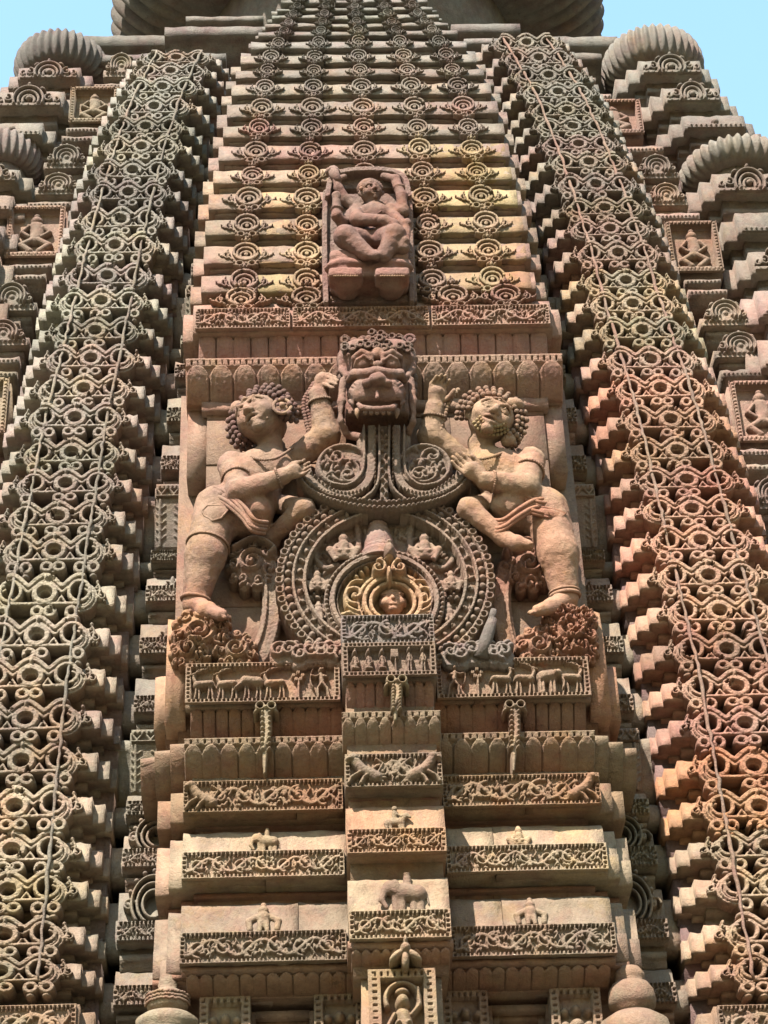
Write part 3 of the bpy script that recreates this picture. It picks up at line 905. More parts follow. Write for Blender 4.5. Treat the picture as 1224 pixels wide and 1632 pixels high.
# -- courses of the wings
def animal_panel(w, h, seed, kinds):
    r = Relief(w, h, .0042, base=.0, seed=seed); rg = random.Random(seed); b = .03
    r.rect(-w/2+b*1.3, w/2-b*1.3, b*1.05, h-b*1.05, -.055, 'set')
    n_ = max(4, int(w/(b*.95)))
    for v in (b*.52, h-b*.52):
        for q in range(n_):
            u = -w/2+b*.5+(w-b)*(q+.5)/n_; r.rect(u-b*.20, u+b*.20, v-b*.22, v+b*.22, -.03, 'set')
    n_ = max(1, int((h-2*b)/(b*.95)))
    for u in (-w/2+b*.6, w/2-b*.6):
        for q in range(n_):
            v = b+(h-2*b)*(q+.5)/n_; r.rect(u-b*.22, u+b*.22, v-b*.20, v+b*.20, -.03, 'set')
    n = len(kinds); st = (w-2.6*b)/n; ih = h-2.1*b; g = -.055
    kx = min(1, st/.235); _st, _bl = r.stroke, r.blob
    cc = [0.0]
    def stroke(pts, w_, h_, *a, **kw):
        k = kx**.5
        if kw.get('w1') is not None: kw['w1'] *= k
        return _st([(cc[0]+(q[0]-cc[0])*kx, q[1]) for q in pts], w_*k, h_, *a, **kw)
    def blob(cu, cv, ru, rv, h_, *a, **kw): return _bl(cc[0]+(cu-cc[0])*kx, cv, ru*kx**.5, rv*kx**.35, h_, *a, **kw)
    r.stroke, r.blob = stroke, blob
    def leg(x, y0, x1, y1): r.stroke([(x, y0), ((x+x1)/2+.006, (y0+y1)/2), (x1, y1)], .013, .045, base=g, w1=.009)
    for k, kd in enumerate(kinds):
        c = -w/2+1.3*b+st*(k+.5); cc[0] = c; v0 = b*1.05; d = 1 if kd.isupper() else -1; kd = kd.lower()
        if kd == 'd':        # deer with branching antlers
            r.stroke([(c-d*.07, v0+ih*.50), (c+d*.06, v0+ih*.47)], .034, .07, base=g, w1=.040)
            r.stroke([(c+d*.07, v0+ih*.5), (c+d*.10, v0+ih*.68), (c+d*.095, v0+ih*.8)], .021, .06, base=g, w1=.016)
            r.stroke([(c+d*.09, v0+ih*.80), (c+d*.135, v0+ih*.74)], .016, .065, base=g, w1=.009)
            for e in (.0, .04): r.stroke([(c+d*.085, v0+ih*.84), (c+d*(.05-e), v0+ih*.95), (c+d*(.0-e), v0+ih*.98)], .007, .05, base=g)
            for x, o in ((-.075, -.02), (-.055, .012), (.05, -.01), (.07, .02)): leg(c+d*x, v0+ih*.42, c+d*(x+o), v0)
            r.stroke([(c-d*.09, v0+ih*.55), (c-d*.115, v0+ih*.42)], .007, .04, base=g)
        elif kd == 'b':      # boar
            r.stroke([(c-d*.07, v0+ih*.52), (c+d*.05, v0+ih*.56)], .052, .085, base=g, w1=.056)
            r.stroke([(c+d*.08, v0+ih*.5), (c+d*.155, v0+ih*.30)], .032, .075, base=g, w1=.014)
            for q in range(9): r.stroke([(c-d*.08+d*.017*q, v0+ih*.85), (c-d*.085+d*.017*q, v0+ih*.6)], .003, .01, mode='groove')
            for x, o in ((-.085, -.012), (-.06, .01), (.03, -.012), (.055, .012)): leg(c+d*x, v0+ih*.38, c+d*(x+o), v0)
        elif kd == 'e':      # elephant
            r.stroke([(c-d*.05, v0+ih*.52), (c+d*.03, v0+ih*.55)], .062, .085, base=g)
            r.blob(c+d*.10, v0+ih*.6, .042, .042, .09, base=g)
            r.stroke([(c+d*.13, v0+ih*.55), (c+d*.155, v0+ih*.3), (c+d*.14, v0+ih*.12)], .016, .07, base=g, w1=.010)
            r.blob(c+d*.07, v0+ih*.58, .026, .04, .10, base=g)
            for x in (-.085, -.055, .02, .055): r.stroke([(c+d*x, v0+ih*.4), (c+d*x, v0)], .019, .06, base=g)
        elif kd == 'h':      # hunter drawing a bow
            r.stroke([(c, v0+ih*.5), (c+d*.012, v0+ih*.72)], .024, .06, base=g)
            r.blob(c+d*.012, v0+ih*.86, .022, .026, .07, base=g); r.blob(c-d*.012, v0+ih*.9, .016, .018, .06, base=g)
            for x in (-.05, .045): r.stroke([(c, v0+ih*.48), (c+d*x, v0+ih*.28), (c+d*(x*1.1-.01), v0)], .018, .055, base=g, w1=.011)
            r.stroke([(c+d*.02, v0+ih*.72), (c+d*.06, v0+ih*.66), (c+d*.10, v0+ih*.7)], .011, .055, base=g)
            r.stroke([(c, v0+ih*.7), (c-d*.05, v0+ih*.66), (c+d*.02, v0+ih*.64)], .011, .055, base=g)
            a = np.linspace(-1.2, 1.2, 14); r.stroke(np.stack([c+d*(.065+.05*np.cos(a)), v0+ih*.62+.075*np.sin(a)], 1), .006, .05, base=g)
        elif kd == 's':      # standing figure
            r.stroke([(c, v0+ih*.42), (c+d*.006, v0+ih*.7)], .026, .06, base=g, w1=.022)
            r.blob(c+d*.008, v0+ih*.86, .024, .028, .075, base=g); r.blob(c, v0+ih*.95, .016, .016, .06, base=g)
            for x in (-.02, .02): r.stroke([(c+x, v0+ih*.42), (c+x*1.3, v0)], .015, .055, base=g, w1=.011)
            for x in (-1, 1): r.stroke([(c+x*.025, v0+ih*.7), (c+x*.05, v0+ih*.52), (c+x*.03+rg.uniform(-.02, .02), v0+ih*.4)], .0095, .055, base=g)
        elif kd == 'm':      # seated figure
            r.stroke([(c, v0+ih*.22), (c+d*.006, v0+ih*.58)], .036, .065, base=g, w1=.028)
            r.blob(c+d*.01, v0+ih*.76, .03, .034, .085, base=g); r.blob(c, v0+ih*.9, .02, .018, .065, base=g)
            r.stroke([(c-.045, v0+ih*.14), (c+.05, v0+ih*.12)], .022, .07, base=g)
            r.stroke([(c+d*.05, v0+ih*.1), (c+d*.075, v0+ih*.34), (c+d*.03, v0+ih*.2)], .018, .06, base=g)
            for x in (-1, 1): r.stroke([(c+x*.032, v0+ih*.56), (c+x*.062, v0+ih*.36), (c+x*.02, v0+ih*.3)], .0115, .065, base=g)
        elif kd == 't':      # tree with round leaves
            r.stroke([(c, v0), (c+.004, v0+ih*.55)], .013, .045, base=g)
            for x, y in ((-.045, .72), (0, .82), (.045, .72), (-.02, .6), (.024, .6)):
                r.blob(c+x, v0+ih*y, .026, .03, .05, base=g, kind='soft'); r.stroke([(c+x, v0+ih*(y-.1)), (c+x, v0+ih*(y+.1))], .004, .012, mode='groove')
        elif kd == 'p':      # parasol or standard on a staff
            r.stroke([(c, v0), (c-.012, v0+ih*.9)], .008, .05, base=g); r.rect(c-.03, c+.015, v0+ih*.6, v0+ih*.92, -.01)
    r.noise(.0005, 3)
    return r

def wing(name, col, zb, zt, front, prof, fz=None, label=None, seed=0, kinds=None, lions=(0, 0), split=True):
    """front block of the bay with its two set-back corner blocks; fz = (z0, z1) of the carved band"""
    m = MB()
    rj = random.Random(seed*7+1); cuts = [-WB, -WB*rj.uniform(.45, .62), -.3, .3, WB*rj.uniform(.40, .66), WB]
    for a_, b_ in zip(cuts[:-1], cuts[1:]):
        dy = rj.uniform(-.006, .006)
        m.prism([(q+dy, w) for q, w in prof], a_+.002, b_-.002, jit=.005, seed=seed)
    for e, d in STEPS: m.prism([(a+d, b-.004) for a, b in prof], -WB-e, WB+e, jit=.003, seed=seed+1)
    if fz:
        h = fz[1]-fz[0]
        for sx in (-1, 1):
            a, b = .318, WB-.004
            if kinds:
                r = animal_panel(b-a, h, seed+sx, kinds[0] if sx < 0 else kinds[1])
            else:
                r = scroll_frieze(b-a, h, seed+7*sx, lions=(1 if sx < 0 else 2) if lions[0] else 0)
            add_relief(m, r, sx*(a+b)/2, front-.013, fz[0])
    o = m.build(name, col, tower)
    if label: o['label'] = label
    return o
# animal frieze
z0, z1 = Z(1126, -.05), Z(1064, -.05)
wing('frieze_course', colm(cmix(OCHRE, DUSK, .35)), z0, z1, -.05,
     [(-.03, z0), (-.05, z0+.015), (-.05, z1-.015), (-.03, z1), (.6, z1), (.6, z0)], (z0, z1), 'band of carved deer, boar, trees and a bowman in a beaded frame', 11, kinds=('ddbdth', 'HTDDED'))
# blank blocks at the ends of the frieze
for sx in (-1, 1):
    m = MB()
    a, b = sorted((sx*(WB+.001), sx*(WB+.135)))
    m.prism([(-.0, Z(1150, 0)), (-.0, Z(1030, 0)), (.06, Z(985, .06)), (.5, Z(985, .06)), (.5, Z(1150, 0))], a, b, seg=.05)
    a, b = sorted((sx*(WB+.09), sx*(WB+.215)))
    m.prism([(.13, Z(1160, .13)), (.13, Z(1075, .13)), (.5, Z(1075, .13)), (.5, Z(1160, .13))], a, b, seg=.05)
    m.build('corner_block', colm(cmix(SALMON, OCHRE, .5)), tower)
# two lotus mouldings
m = MB(); lotus(m, -WB+.03, WB-.03, -.0, .13, Z(1178, .10), Z(1124, -.0), 31, beads=False, seed=5, steps=STEPS)
m.prism([(.10, Z(1184, .1)), (.10, Z(1174, .1)), (.6, Z(1174, .1)), (.6, Z(1184, .1))], -WB+.05, WB-.05)
m.build('lotus_moulding', colm(cmix(RED, OCHRE, .45)), tower)
m = MB(); lotus(m, -WB+.0, WB-.0, -.05, .19, Z(1242, .12), Z(1177, -.05), 23, beads=True, seed=6, steps=((.095, .07), (.20, .15), (.30, .25)))
m.prism([(.11, Z(1254, .11)), (.10, Z(1240, .11)), (.6, Z(1240, .11)), (.6, Z(1254, .11))], -WB+.05, WB-.05)
m.build('lotus_moulding', colm(cmix(OCHRE, CREAM, .3)), tower)
# scroll course with rearing lions at its ends
z0, z1 = Z(1297, -.03), Z(1248, -.03)
wing('frieze_course', colm(cmix(OCHRE, SALMON, .3)), z0, z1, -.03, [(-.01, z0), (-.03, z0+.015), (-.03, z1-.01), (-.01, z1), (.6, z1), (.6, z0)], (z0, z1), 'vine scroll band ending in rearing lions', 23, lions=(1, 1))
def neck(pb, pt, y, col):
    z0, z1 = Z(pb, y), Z(pt, y-.1)
    h = z1-z0
    m = MB(); prof = [(y+.02, z0-.05), (y+.02, z0+.2*h), (y-.03, z0+.24*h), (y-.03, z0+.5*h), (y+.03, z0+.55*h), (y+.03, z0+.7*h), (y-.06, z0+.74*h), (y-.06, z1), (.7, z1), (.7, z0-.05)]
    m.prism(prof, -WB+.07, WB-.07, seg=.2)
    for e, d in STEPS: m.prism([(a+d, b-.004) for a, b in prof], -WB-e+.07, WB+e-.07, seg=.2)
    m.build('neck_moulding', col, tower)
neck(1327, 1297, .16, colm(cmix(RED, OCHRE, .4)))
def plain(pt, pf, pb, seed, kcol, label):
    zf, zb, zt = Z(pf, -.03), Z(pb, -.03), Z(pt, .05)
    wing('plain_course', colm(kcol), zb, zt, -.03, [(-.01, zb), (-.03, zb+.015), (-.03, zf-.012), (.0, zf), (.02, zt-.05), (.035, zt-.018), (.06, zt), (.7, zt), (.7, zb)], (zb, zf), label, seed)
plain(1325, 1360, 1402, 41, cmix(OCHRE, CREAM, .5), 'smooth course over a scroll band, with an elephant carved at its left')
neck(1440, 1402, .16, colm(cmix(RED, OCHRE, .4)))
plain(1440, 1488, 1537, 67, cmix(OCHRE, CREAM, .75), 'broad smooth course over the lowest scroll band')
z0, z1 = Z(1549, .0), Z(1536, -.03)
m = MB()
m.prism([(-.02, z0), (-.02, z1), (.7, z1), (.7, z0)], -WB+.01, WB-.01)
for e, d in STEPS: m.prism([(-.02+d, z0), (-.02+d, z1), (.7, z1), (.7, z0)], -WB-e, WB+e)
lotus(m, -WB+.04, WB-.04, .03, .15, Z(1588, .16), z0+.002, 32, beads=False, seed=8, steps=STEPS)
m.build('lotus_moulding', colm(cmix(OCHRE, RED, .35)), tower)

# -- niches at the foot: beaded posts of little figures, dark openings between
for sx in (-1, 1):
    for px in ((318, 400), (500, 582)) if sx < 0 else ((704, 778), (876, 958)):
        x0, x1 = P(px[0], 1610, .2)[0], P(px[1], 1610, .2)[0]
        zt = Z(1586, .2); w = x1-x0
        m = MB(); m.box(x0, x1, .21, .4, 4.7, zt)
        r = Relief(w-.004, 1.0, .006, base=0, seed=int(px[0]))
        r.rect(-w/2+.06, w/2-.06, 0, .95, -.06, 'set')
        for u in (-w/2+.03, w/2-.03):
            r.rect(u-.010, u+.010, 0, .97, -.03, 'set'); r.beads((u, 0), (u, .97), .04, .011, .03, base=-.03, square=True)
        r.rect(-w/2+.03, w/2-.03, .965, .985, -.03, 'set'); r.beads((-w/2+.03, .975), (w/2-.03, .975), .04, .011, .03, base=-.03, square=True)
        for q in range(4):
            c = .86-.25*q
            r.blob(0, c, .034, .04, .08, base=-.06); r.blob(0, c-.10, .05, .05, .10, base=-.06)
            for d in (-1, 1):
                r.blob(d*.072, c-.01, .03, .032, .07, base=-.06); r.blob(d*.072, c-.10, .032, .034, .08, base=-.06)
        add_relief(m, r, (x0+x1)/2, .2, zt-1.02)
        m.build('niche_post', colm(cmix(OCHRE, GREY, .3)), tower)
    cx = (P(450, 1610, .2)[0] if sx < 0 else P(828, 1610, .2)[0])
    m = MB(); zt = Z(1589, .1)-.03
    for k, (hw, y) in enumerate(((.215, .25), (.17, .30))):
        m.prism([(y, 4.7), (y, zt-.04*k), (.9, zt-.04*k), (.9, 4.7)], cx-hw, cx-hw+.05)
        m.prism([(y, 4.7), (y, zt-.04*k), (.9, zt-.04*k), (.9, 4.7)], cx+hw-.05, cx+hw)
        m.box(cx-hw+.05, cx+hw-.05, y, .9, zt-.04*k-.05, zt-.04*k)
    m.build('niche_frame', colm(cmix(OCHRE, RED, .4)), tower)

# -- the narrow centre pier standing before the wings
CB, CY = .305, -.35
ZC = lambda py, Y: ZP(py, Y, 634)
m = MB(); m.box(-CB+.02, CB-.02, CY+.10, .5, ZC(1545, CY), ZC(986, CY)-.01)
m.build('pier_core', colm(cmix(OCHRE, RED, .3)), tower)
def pier(name, col, prof, relief=None, zr=0, label=None, front=CY, seed=0, e=0.0):
    m = MB(); m.prism(prof, -CB-e, CB+e, jit=.003, seg=.06, seed=seed)
    if relief is not None: add_relief(m, relief, 0, front-.013, zr)
    o = m.build(name, col, tower)
    if label: o['label'] = label
    return o
z0, z1 = ZC(1084, CY), ZC(985, CY); zm = ZC(1031, CY)
r = scroll_frieze(2*CB-.006, z1-zm-.004, 91)
pier('frieze_course', colm(cmix(DUSK, GREY, .5)), [(CY, zm+.001), (CY, z1), (.2, z1), (.2, zm+.001)], r, zm+.002, 'scroll panel in a beaded frame under the small face')
r = animal_panel(2*CB-.006, zm-z0-.004, 92, 'mmmpss')
pier('figure_panel', colm(cmix(OCHRE, DUSK, .45)), [(CY, z0), (CY, zm-.001), (.2, zm-.001), (.2, z0)], r, z0+.002, 'panel of small seated and standing people in a beaded frame')
m = MB(); lotus(m, -CB+.02, CB-.02, CY+.05, .12, ZC(1139, CY+.14), ZC(1084, CY+.05), 9, beads=False, seed=15, cell=.005)
m.build('lotus_moulding', colm(cmix(RED, OCHRE, .3)), tower)
m = MB(); lotus(m, -CB-.01, CB+.01, CY-.0, .17, ZC(1196, CY+.14), ZC(1136, CY), 8, beads=True, seed=16, cell=.005)
m.prism([(CY+.13, ZC(1210, CY+.13)), (CY+.12, ZC(1194, CY+.13)), (.2, ZC(1194, CY+.13)), (.2, ZC(1210, CY+.13))], -CB+.03, CB-.03)
m.build('lotus_moulding', colm(cmix(OCHRE, CREAM, .4)), tower)
z0, z1 = ZC(1258, CY-.01), ZC(1206, CY-.01)
pier('frieze_course', colm(cmix(OCHRE, GREY, .35)), [(CY, z0), (CY-.01, z0+.015), (CY-.01, z1-.01), (CY, z1), (.2, z1), (.2, z0)], scroll_frieze(2*CB-.004, z1-z0, 94, lions=3), z0, front=CY-.01)
def pneck(pb, pt, y):
    z0, z1 = ZC(pb, y), ZC(pt, y-.1); h = z1-z0
    pier('neck_moulding', colm(cmix(RED, OCHRE, .35)), [(y, z0-.05), (y, z0+.3*h), (y-.04, z0+.35*h), (y-.04, z0+.6*h), (y+.02, z0+.65*h), (y+.02, z0+.78*h), (y-.05, z0+.8*h), (y-.05, z1), (.2, z1), (.2, z0-.05)], e=-.03)
pneck(1287, 1258, CY+.14)
def pplain(pt, pf, pb, seed, col):
    zf, zb, zt = ZC(pf, CY-.01), ZC(pb, CY-.01), ZC(pt, CY+.06)
    pier('plain_course', colm(col), [(CY, zb), (CY-.01, zb+.015), (CY-.01, zf-.01), (CY+.01, zf), (CY+.03, zt-.05), (CY+.045, zt-.016), (CY+.07, zt), (.2, zt), (.2, zb)], scroll_frieze(2*CB-.004, zf-zb, seed), zb, front=CY-.01, seed=seed)
pplain(1285, 1325, 1363, 95, cmix(OCHRE, SALMON, .4))
pneck(1402, 1363, CY+.15)
pplain(1400, 1455, 1500, 96, cmix(OCHRE, CREAM, .4))
z0 = ZC(1511, CY)
m = MB(); m.prism([(CY, z0), (CY, ZC(1499, CY)), (.2, ZC(1499, CY)), (.2, z0)], -CB-.01, CB+.01)
lotus(m, -CB+.01, CB-.01, CY+.03, .14, ZC(1548, CY+.15), z0+.002, 10, beads=False, seed=19, cell=.005)
m.build('lotus_moulding', colm(cmix(OCHRE, RED, .3)), tower)
zt = ZC(1549, CY+.13); m = MB(); y = CY+.13
m.box(-.24, .24, y, .3, 4.7, zt)
r = Relief(.40, 1.1, .0045, base=0, seed=5)
r.rect(-.125, .125, 0, 1.04, -.09, 'set')
for u in (-.16, .16):
    r.rect(u-.011, u+.011, 0, 1.08, -.03, 'set'); r.beads((u, 0), (u, 1.08), .04, .012, .03, base=-.03, square=True)
r.rect(-.16, .16, 1.06, 1.08, -.03, 'set'); r.beads((-.16, 1.07), (.16, 1.07), .04, .012, .03, base=-.03, square=True)
r.ring(0, .92, .10, .10, .02, .09, base=-.09, a0=-.4, a1=PI+.4)
r.blob(0, .90, .045, .055, .14, base=-.09); r.blob(.0, .965, .05, .028, .11, base=-.09)
r.stroke([(0, .82), (.015, .72), (-.02, .60), (.01, .50)], .055, .12, base=-.09, w1=.06)
r.stroke([(-.05, .82), (-.095, .74), (-.04, .68)], .022, .11, base=-.09); r.stroke([(.05, .82), (.10, .88), (.09, .98)], .02, .1, base=-.09)
r.stroke([(-.02, .5), (-.03, .25), (-.02, 0)], .045, .11, base=-.09); r.stroke([(.03, .5), (.045, .25), (.03, 0)], .042, .11, base=-.09)
r.blob(.03, .76, .026, .026, .15, base=-.09); r.blob(-.03, .76, .026, .026, .15, base=-.09)
add_relief(m, r, 0, y-.012, zt-1.12)
m.build('niche_post', colm(cmix(OCHRE, GREY, .3)), tower)['label'] = 'beaded post with a standing dancer in a dark niche'
# =================================== corner stacks, niche columns, ribbed discs, crown
def stack_slab(x0, x1, y, z0, z1, seed, col, face='gav', name='corner_course'):
    """slab over a stepped neck, three set-backs on each side, carved gable on the front"""
    h = z1-z0; m = MB()
    for k, (e, d) in enumerate(((0, 0), (.10, .10), (.20, .22))):
        zs = z0+h*.42-.004*k
        m.prism([(y+d+.01, zs), (y+d, zs+.02), (y+d, zs+.12*h), (y+d+.03, z1-.03-.006*k), (y+d+.06, z1-.006*k), (y+.9, z1-.006*k), (y+.9, zs)], x0-e, x1+e, seg=.07, seed=seed+k)
        m.prism([(y+d+.15, z0-.01), (y+d+.15, z0+.14*h), (y+d+.11, z0+.15*h), (y+d+.11, z0+.26*h), (y+d+.16, z0+.27*h), (y+d+.1, zs+.004), (y+.9, zs+.004), (y+.9, z0-.01)], x0-e+.06, x1+e-.06, seg=.12, seed=seed+9+k)
    w = x1-x0; r = Relief(w*.92, h*.62, .006, open_=True, seed=seed); hh = h*.62
    if face == 'gav':
        for rr in (.9, .62, .36): r.ring(0, hh*.22, w*.24*rr, hh*.62*rr, .017, .05*rr+.015, a0=-.35, a1=PI+.35)
        r.blob(0, hh*.92, .02, .03, .05); r.blob(0, hh*.3, .03, .03, .05)
        for d in (-1, 1):
            r.spiral(d*w*.3, hh*.3, .05, 1.2, PI/2, .013, .04, dirn=d); r.spiral(d*w*.40, hh*.22, .035, 1.0, PI/2, .011, .035, dirn=-d)
            r.blob(d*w*.2, hh*.75, .035, .016, .04, ang=d*-.6)
        r.rect(-w*.46, w*.46, 0, .028, .02)
        r.beads((-w*.44, .014), (w*.44, .014), .06, .013, .03)
    else:
        r.rect(-w*.46, w*.46, 0, .05, .012); r.beads((-w*.44, .025), (w*.44, .025), .045, .014, .03)
        r.blob(0, .075, .035, .035, .035)
    add_relief(m, r, (x0+x1)/2, y-.004, z0+h*.45, back=.05)
    return m.build(name, col, tower)

def disc(px, py, rpx, Y, name, label, col, ribs, hh=.17):
    c = P(px, py, Y); R_ = rpx*(P(px+50, py, Y)[0]-P(px-50, py, Y)[0])/100
    prof = [(R_*.60, -hh), (R_*.84, -hh*.92), (R_*.96, -hh*.5), (R_, 0), (R_*.97, hh*.5), (R_*.86, hh*.95), (R_*.6, hh*1.1), (0.0, hh*1.1)]
    prof = smooth_path(prof, 3)
    m = MB(); m.lathe(prof, (0, 0, 0), ribs=ribs, depth=.10, power=2.0)
    m.lathe([(0, -hh), (R_*.6, -hh), (R_*.55, -hh*1.8), (0, -hh*1.8)], (0, 0, 0), n=24)
    o = place(name, m.mesh(name, True), col, None, c)
    tag(o, label, 'amalaka stone', 'ribbed stone discs on the corner stacks'); return o, c, R_
dY = lambda z: 1.25+inset(z)
GC = lambda: jit(cmix(GREY, DUSK, .35), .75)
disc(98, 114, 76, 2.25, 'ribbed_disc', 'grey ribbed stone disc at the top left corner, against the sky', GC(), 34, .19)
disc(6, 262, 64, 1.85, 'ribbed_disc', 'ribbed stone disc cut by the left edge, below the top left corner disc', GC(), 30, .17)
disc(1040, 112, 82, 2.25, 'ribbed_disc', 'grey ribbed stone disc at the top right corner, against the sky', GC(), 36, .20)
disc(1172, 286, 92, 1.85, 'ribbed_disc', 'yellow grey ribbed stone disc at the right edge, below the top right corner disc', jit(cmix(GREY, OCHRE, .3), .6), 36, .135)

def slab_px(xl, xr, pt, pb, Y, seed, col, face='gav', name='corner_course'):
    a, b = P(xl, (pt+pb)/2, Y), P(xr, (pt+pb)/2, Y)
    px = (xl+xr)/2
    return stack_slab(a[0], b[0], Y, ZP(pb, Y, px), ZP(pt, Y+.05, px), seed, col, face, name)
# corner stacks: outline of every slab as seen
CS = [(28, 126, 108, 146, 1.75), (-10, 100, 146, 196, 1.65), (-30, 66, 196, 238, 1.6),
      (-60, 28, 270, 312, 1.4), (-80, 18, 312, 360, 1.35), (-80, 4, 360, 410, 1.3), (-100, -4, 410, 470, 1.25), (-100, -14, 470, 540, 1.2),
      (1022, 1120, 97, 140, 1.75), (1060, 1150, 140, 186, 1.65), (1092, 1190, 184, 226, 1.6),
      (1142, 1250, 276, 336, 1.4), (1178, 1290, 338, 400, 1.35), (1200, 1300, 400, 462, 1.3), (1212, 1310, 462, 540, 1.25), (1216, 1320, 540, 620, 1.2)]
for k, (a, b, t, u, Y) in enumerate(CS):
    s = -1 if a < 600 else 1
    c = cmix(GREY, cmix(CREAM, PINK, .4), .35+.05*(k % 8))
    slab_px(a, b, t, u, Y, 400+k, jit(c, .65-.05*(k % 8)), 'gav' if k % 8 in (0, 1, 3, 5) else 'plain')
# body of the corner stacks
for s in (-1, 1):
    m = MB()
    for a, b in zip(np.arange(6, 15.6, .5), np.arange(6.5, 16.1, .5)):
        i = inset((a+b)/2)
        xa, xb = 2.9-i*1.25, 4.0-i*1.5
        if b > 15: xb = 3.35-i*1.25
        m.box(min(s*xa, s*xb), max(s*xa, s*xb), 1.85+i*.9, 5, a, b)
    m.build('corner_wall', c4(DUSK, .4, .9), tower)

# niche columns in the recesses between lattice and corner
def niche(xl, xr, pt, pb, Y, seed, col, label):
    a, b = P(xl, (pt+pb)/2, Y), P(xr, (pt+pb)/2, Y); px = (xl+xr)/2
    z0, z1 = ZP(pb, Y, px), ZP(pt, Y, px); w, h = b[0]-a[0], z1-z0
    m = MB(); m.box(a[0], b[0], Y, Y+.5, z0, z1)
    r = Relief(w-.004, h-.004, .0055, base=0, seed=seed); bw = .05
    r.rect(-w/2+bw, w/2-bw, bw, h-bw, -.08, 'set')
    for v in (bw*.5, h-bw*.5): r.rect(-w/2+.01, w/2-.01, v-.01, v+.01, -.02, 'set'); r.beads((-w/2+.01, v), (w/2-.01, v), .035, .009, .028, base=-.02, square=True)
    for u in (-w/2+bw*.5, w/2-bw*.5): r.rect(u-.01, u+.01, 0, h, -.02, 'set'); r.beads((u, .01), (u, h-.01), .035, .009, .028, base=-.02, square=True)
    add_relief(m, r, (a[0]+b[0])/2, Y-.012, z0)
    o = m.build('niche_panel', col, tower); o['label'] = label
    # the little figure in it
    f = Relief(w-2*bw, h-2*bw, .005, open_=True, seed=seed); H = h-2*bw; W = w-2*bw
    f.blob(0, H*.80, W*.14, H*.10, .07); f.blob(0, H*.91, W*.09, H*.06, .05)
    f.stroke([(0, H*.68), (W*.03, H*.5), (-W*.02, H*.36)], W*.17, .06, w1=W*.15)
    for d in (-1, 1):
        f.stroke([(d*W*.16, H*.66), (d*W*.30, H*.52), (d*W*.14, H*.42)], W*.06, .055)
        f.stroke([(d*W*.06, H*.34), (d*W*.30, H*.22), (d*W*.10, H*.08)], W*.09, .06)
    f.rect(-W*.36, W*.36, 0, H*.06, .04)
    mm = MB(); add_relief(mm, f, (a[0]+b[0])/2, Y-.012, z0+bw, back=.012); mm.build('niche_figure', col, o)
def gable(xl, xr, pt, pb, Y, seed, col):
    """small slab crowned with a horseshoe gable"""
    a, b = P(xl, (pt+pb)/2, Y), P(xr, (pt+pb)/2, Y); px = (xl+xr)/2
    z0, z1 = ZP(pb, Y, px), ZP(pt, Y, px); w, h = b[0]-a[0], z1-z0
    m = MB(); zs = z0+.25*h
    m.prism([(Y+.02, zs), (Y, zs+.02), (Y, zs+.2*h), (Y+.03, zs+.3*h), (Y+.5, zs+.3*h), (Y+.5, zs)], a[0], b[0], seg=.06, seed=seed)
    m.prism([(Y+.1, z0-.02), (Y+.1, z0+.1*h), (Y+.06, z0+.12*h), (Y+.06, zs+.003), (Y+.5, zs+.003), (Y+.5, z0-.02)], a[0]+.04, b[0]-.04, seg=.1, seed=seed)
    r = Relief(w, h*.75, .0055, open_=True, seed=seed); H = h*.75
    r.rect(-w/2+.01, w/2-.01, 0, H*.25, .0); r.beads((-w/2+.02, H*.14), (w/2-.02, H*.14), .04, .013, .03)
    r.blob(0, H*.45, w*.36, H*.40, .02, kind='flat')
    for rr in (1, .72, .46): r.ring(0, H*.38, w*.28*rr, H*.44*rr, .014, .05*rr+.02, a0=-.4, a1=PI+.4)
    r.blob(0, H*.9, .02, .03, .05); r.blob(0, H*.42, .03, .03, .04)
    for d in (-1, 1):
        r.spiral(d*w*.36, H*.36, .04, 1.2, PI/2, .012, .04, dirn=d); r.blob(d*w*.25, H*.78, .03, .016, .04, ang=-d*.7)
    add_relief(m, r, (a[0]+b[0])/2, Y-.004, zs+.01, back=.08)
    m.build('gable_course', col, tower)
def thin(xl, xr, pt, pb, Y, seed, col):
    a, b = P(xl, (pt+pb)/2, Y), P(xr, (pt+pb)/2, Y); px = (xl+xr)/2
    z0, z1 = ZP(pb, Y, px), ZP(pt, Y, px); h = z1-z0
    m = MB(); m.prism([(Y+.08, z0), (Y+.05, z0+.45*h), (Y, z0+.5*h), (Y, z0+.9*h), (Y+.04, z1), (Y+.6, z1), (Y+.6, z0)], a[0], b[0], seg=.06, seed=seed)
    r = Relief(b[0]-a[0]-.01, h*.36, .006, base=0, seed=seed); r.beads((a[0]-b[0])*.48*np.array([1, 0])+np.array([0, h*.18]), -(a[0]-b[0])*.48*np.array([1, 0])+np.array([0, h*.18]), .035, .012, .02)
    add_relief(m, r, (a[0]+b[0])/2, Y-.004, z0+.52*h); m.build('thin_course', col, tower)
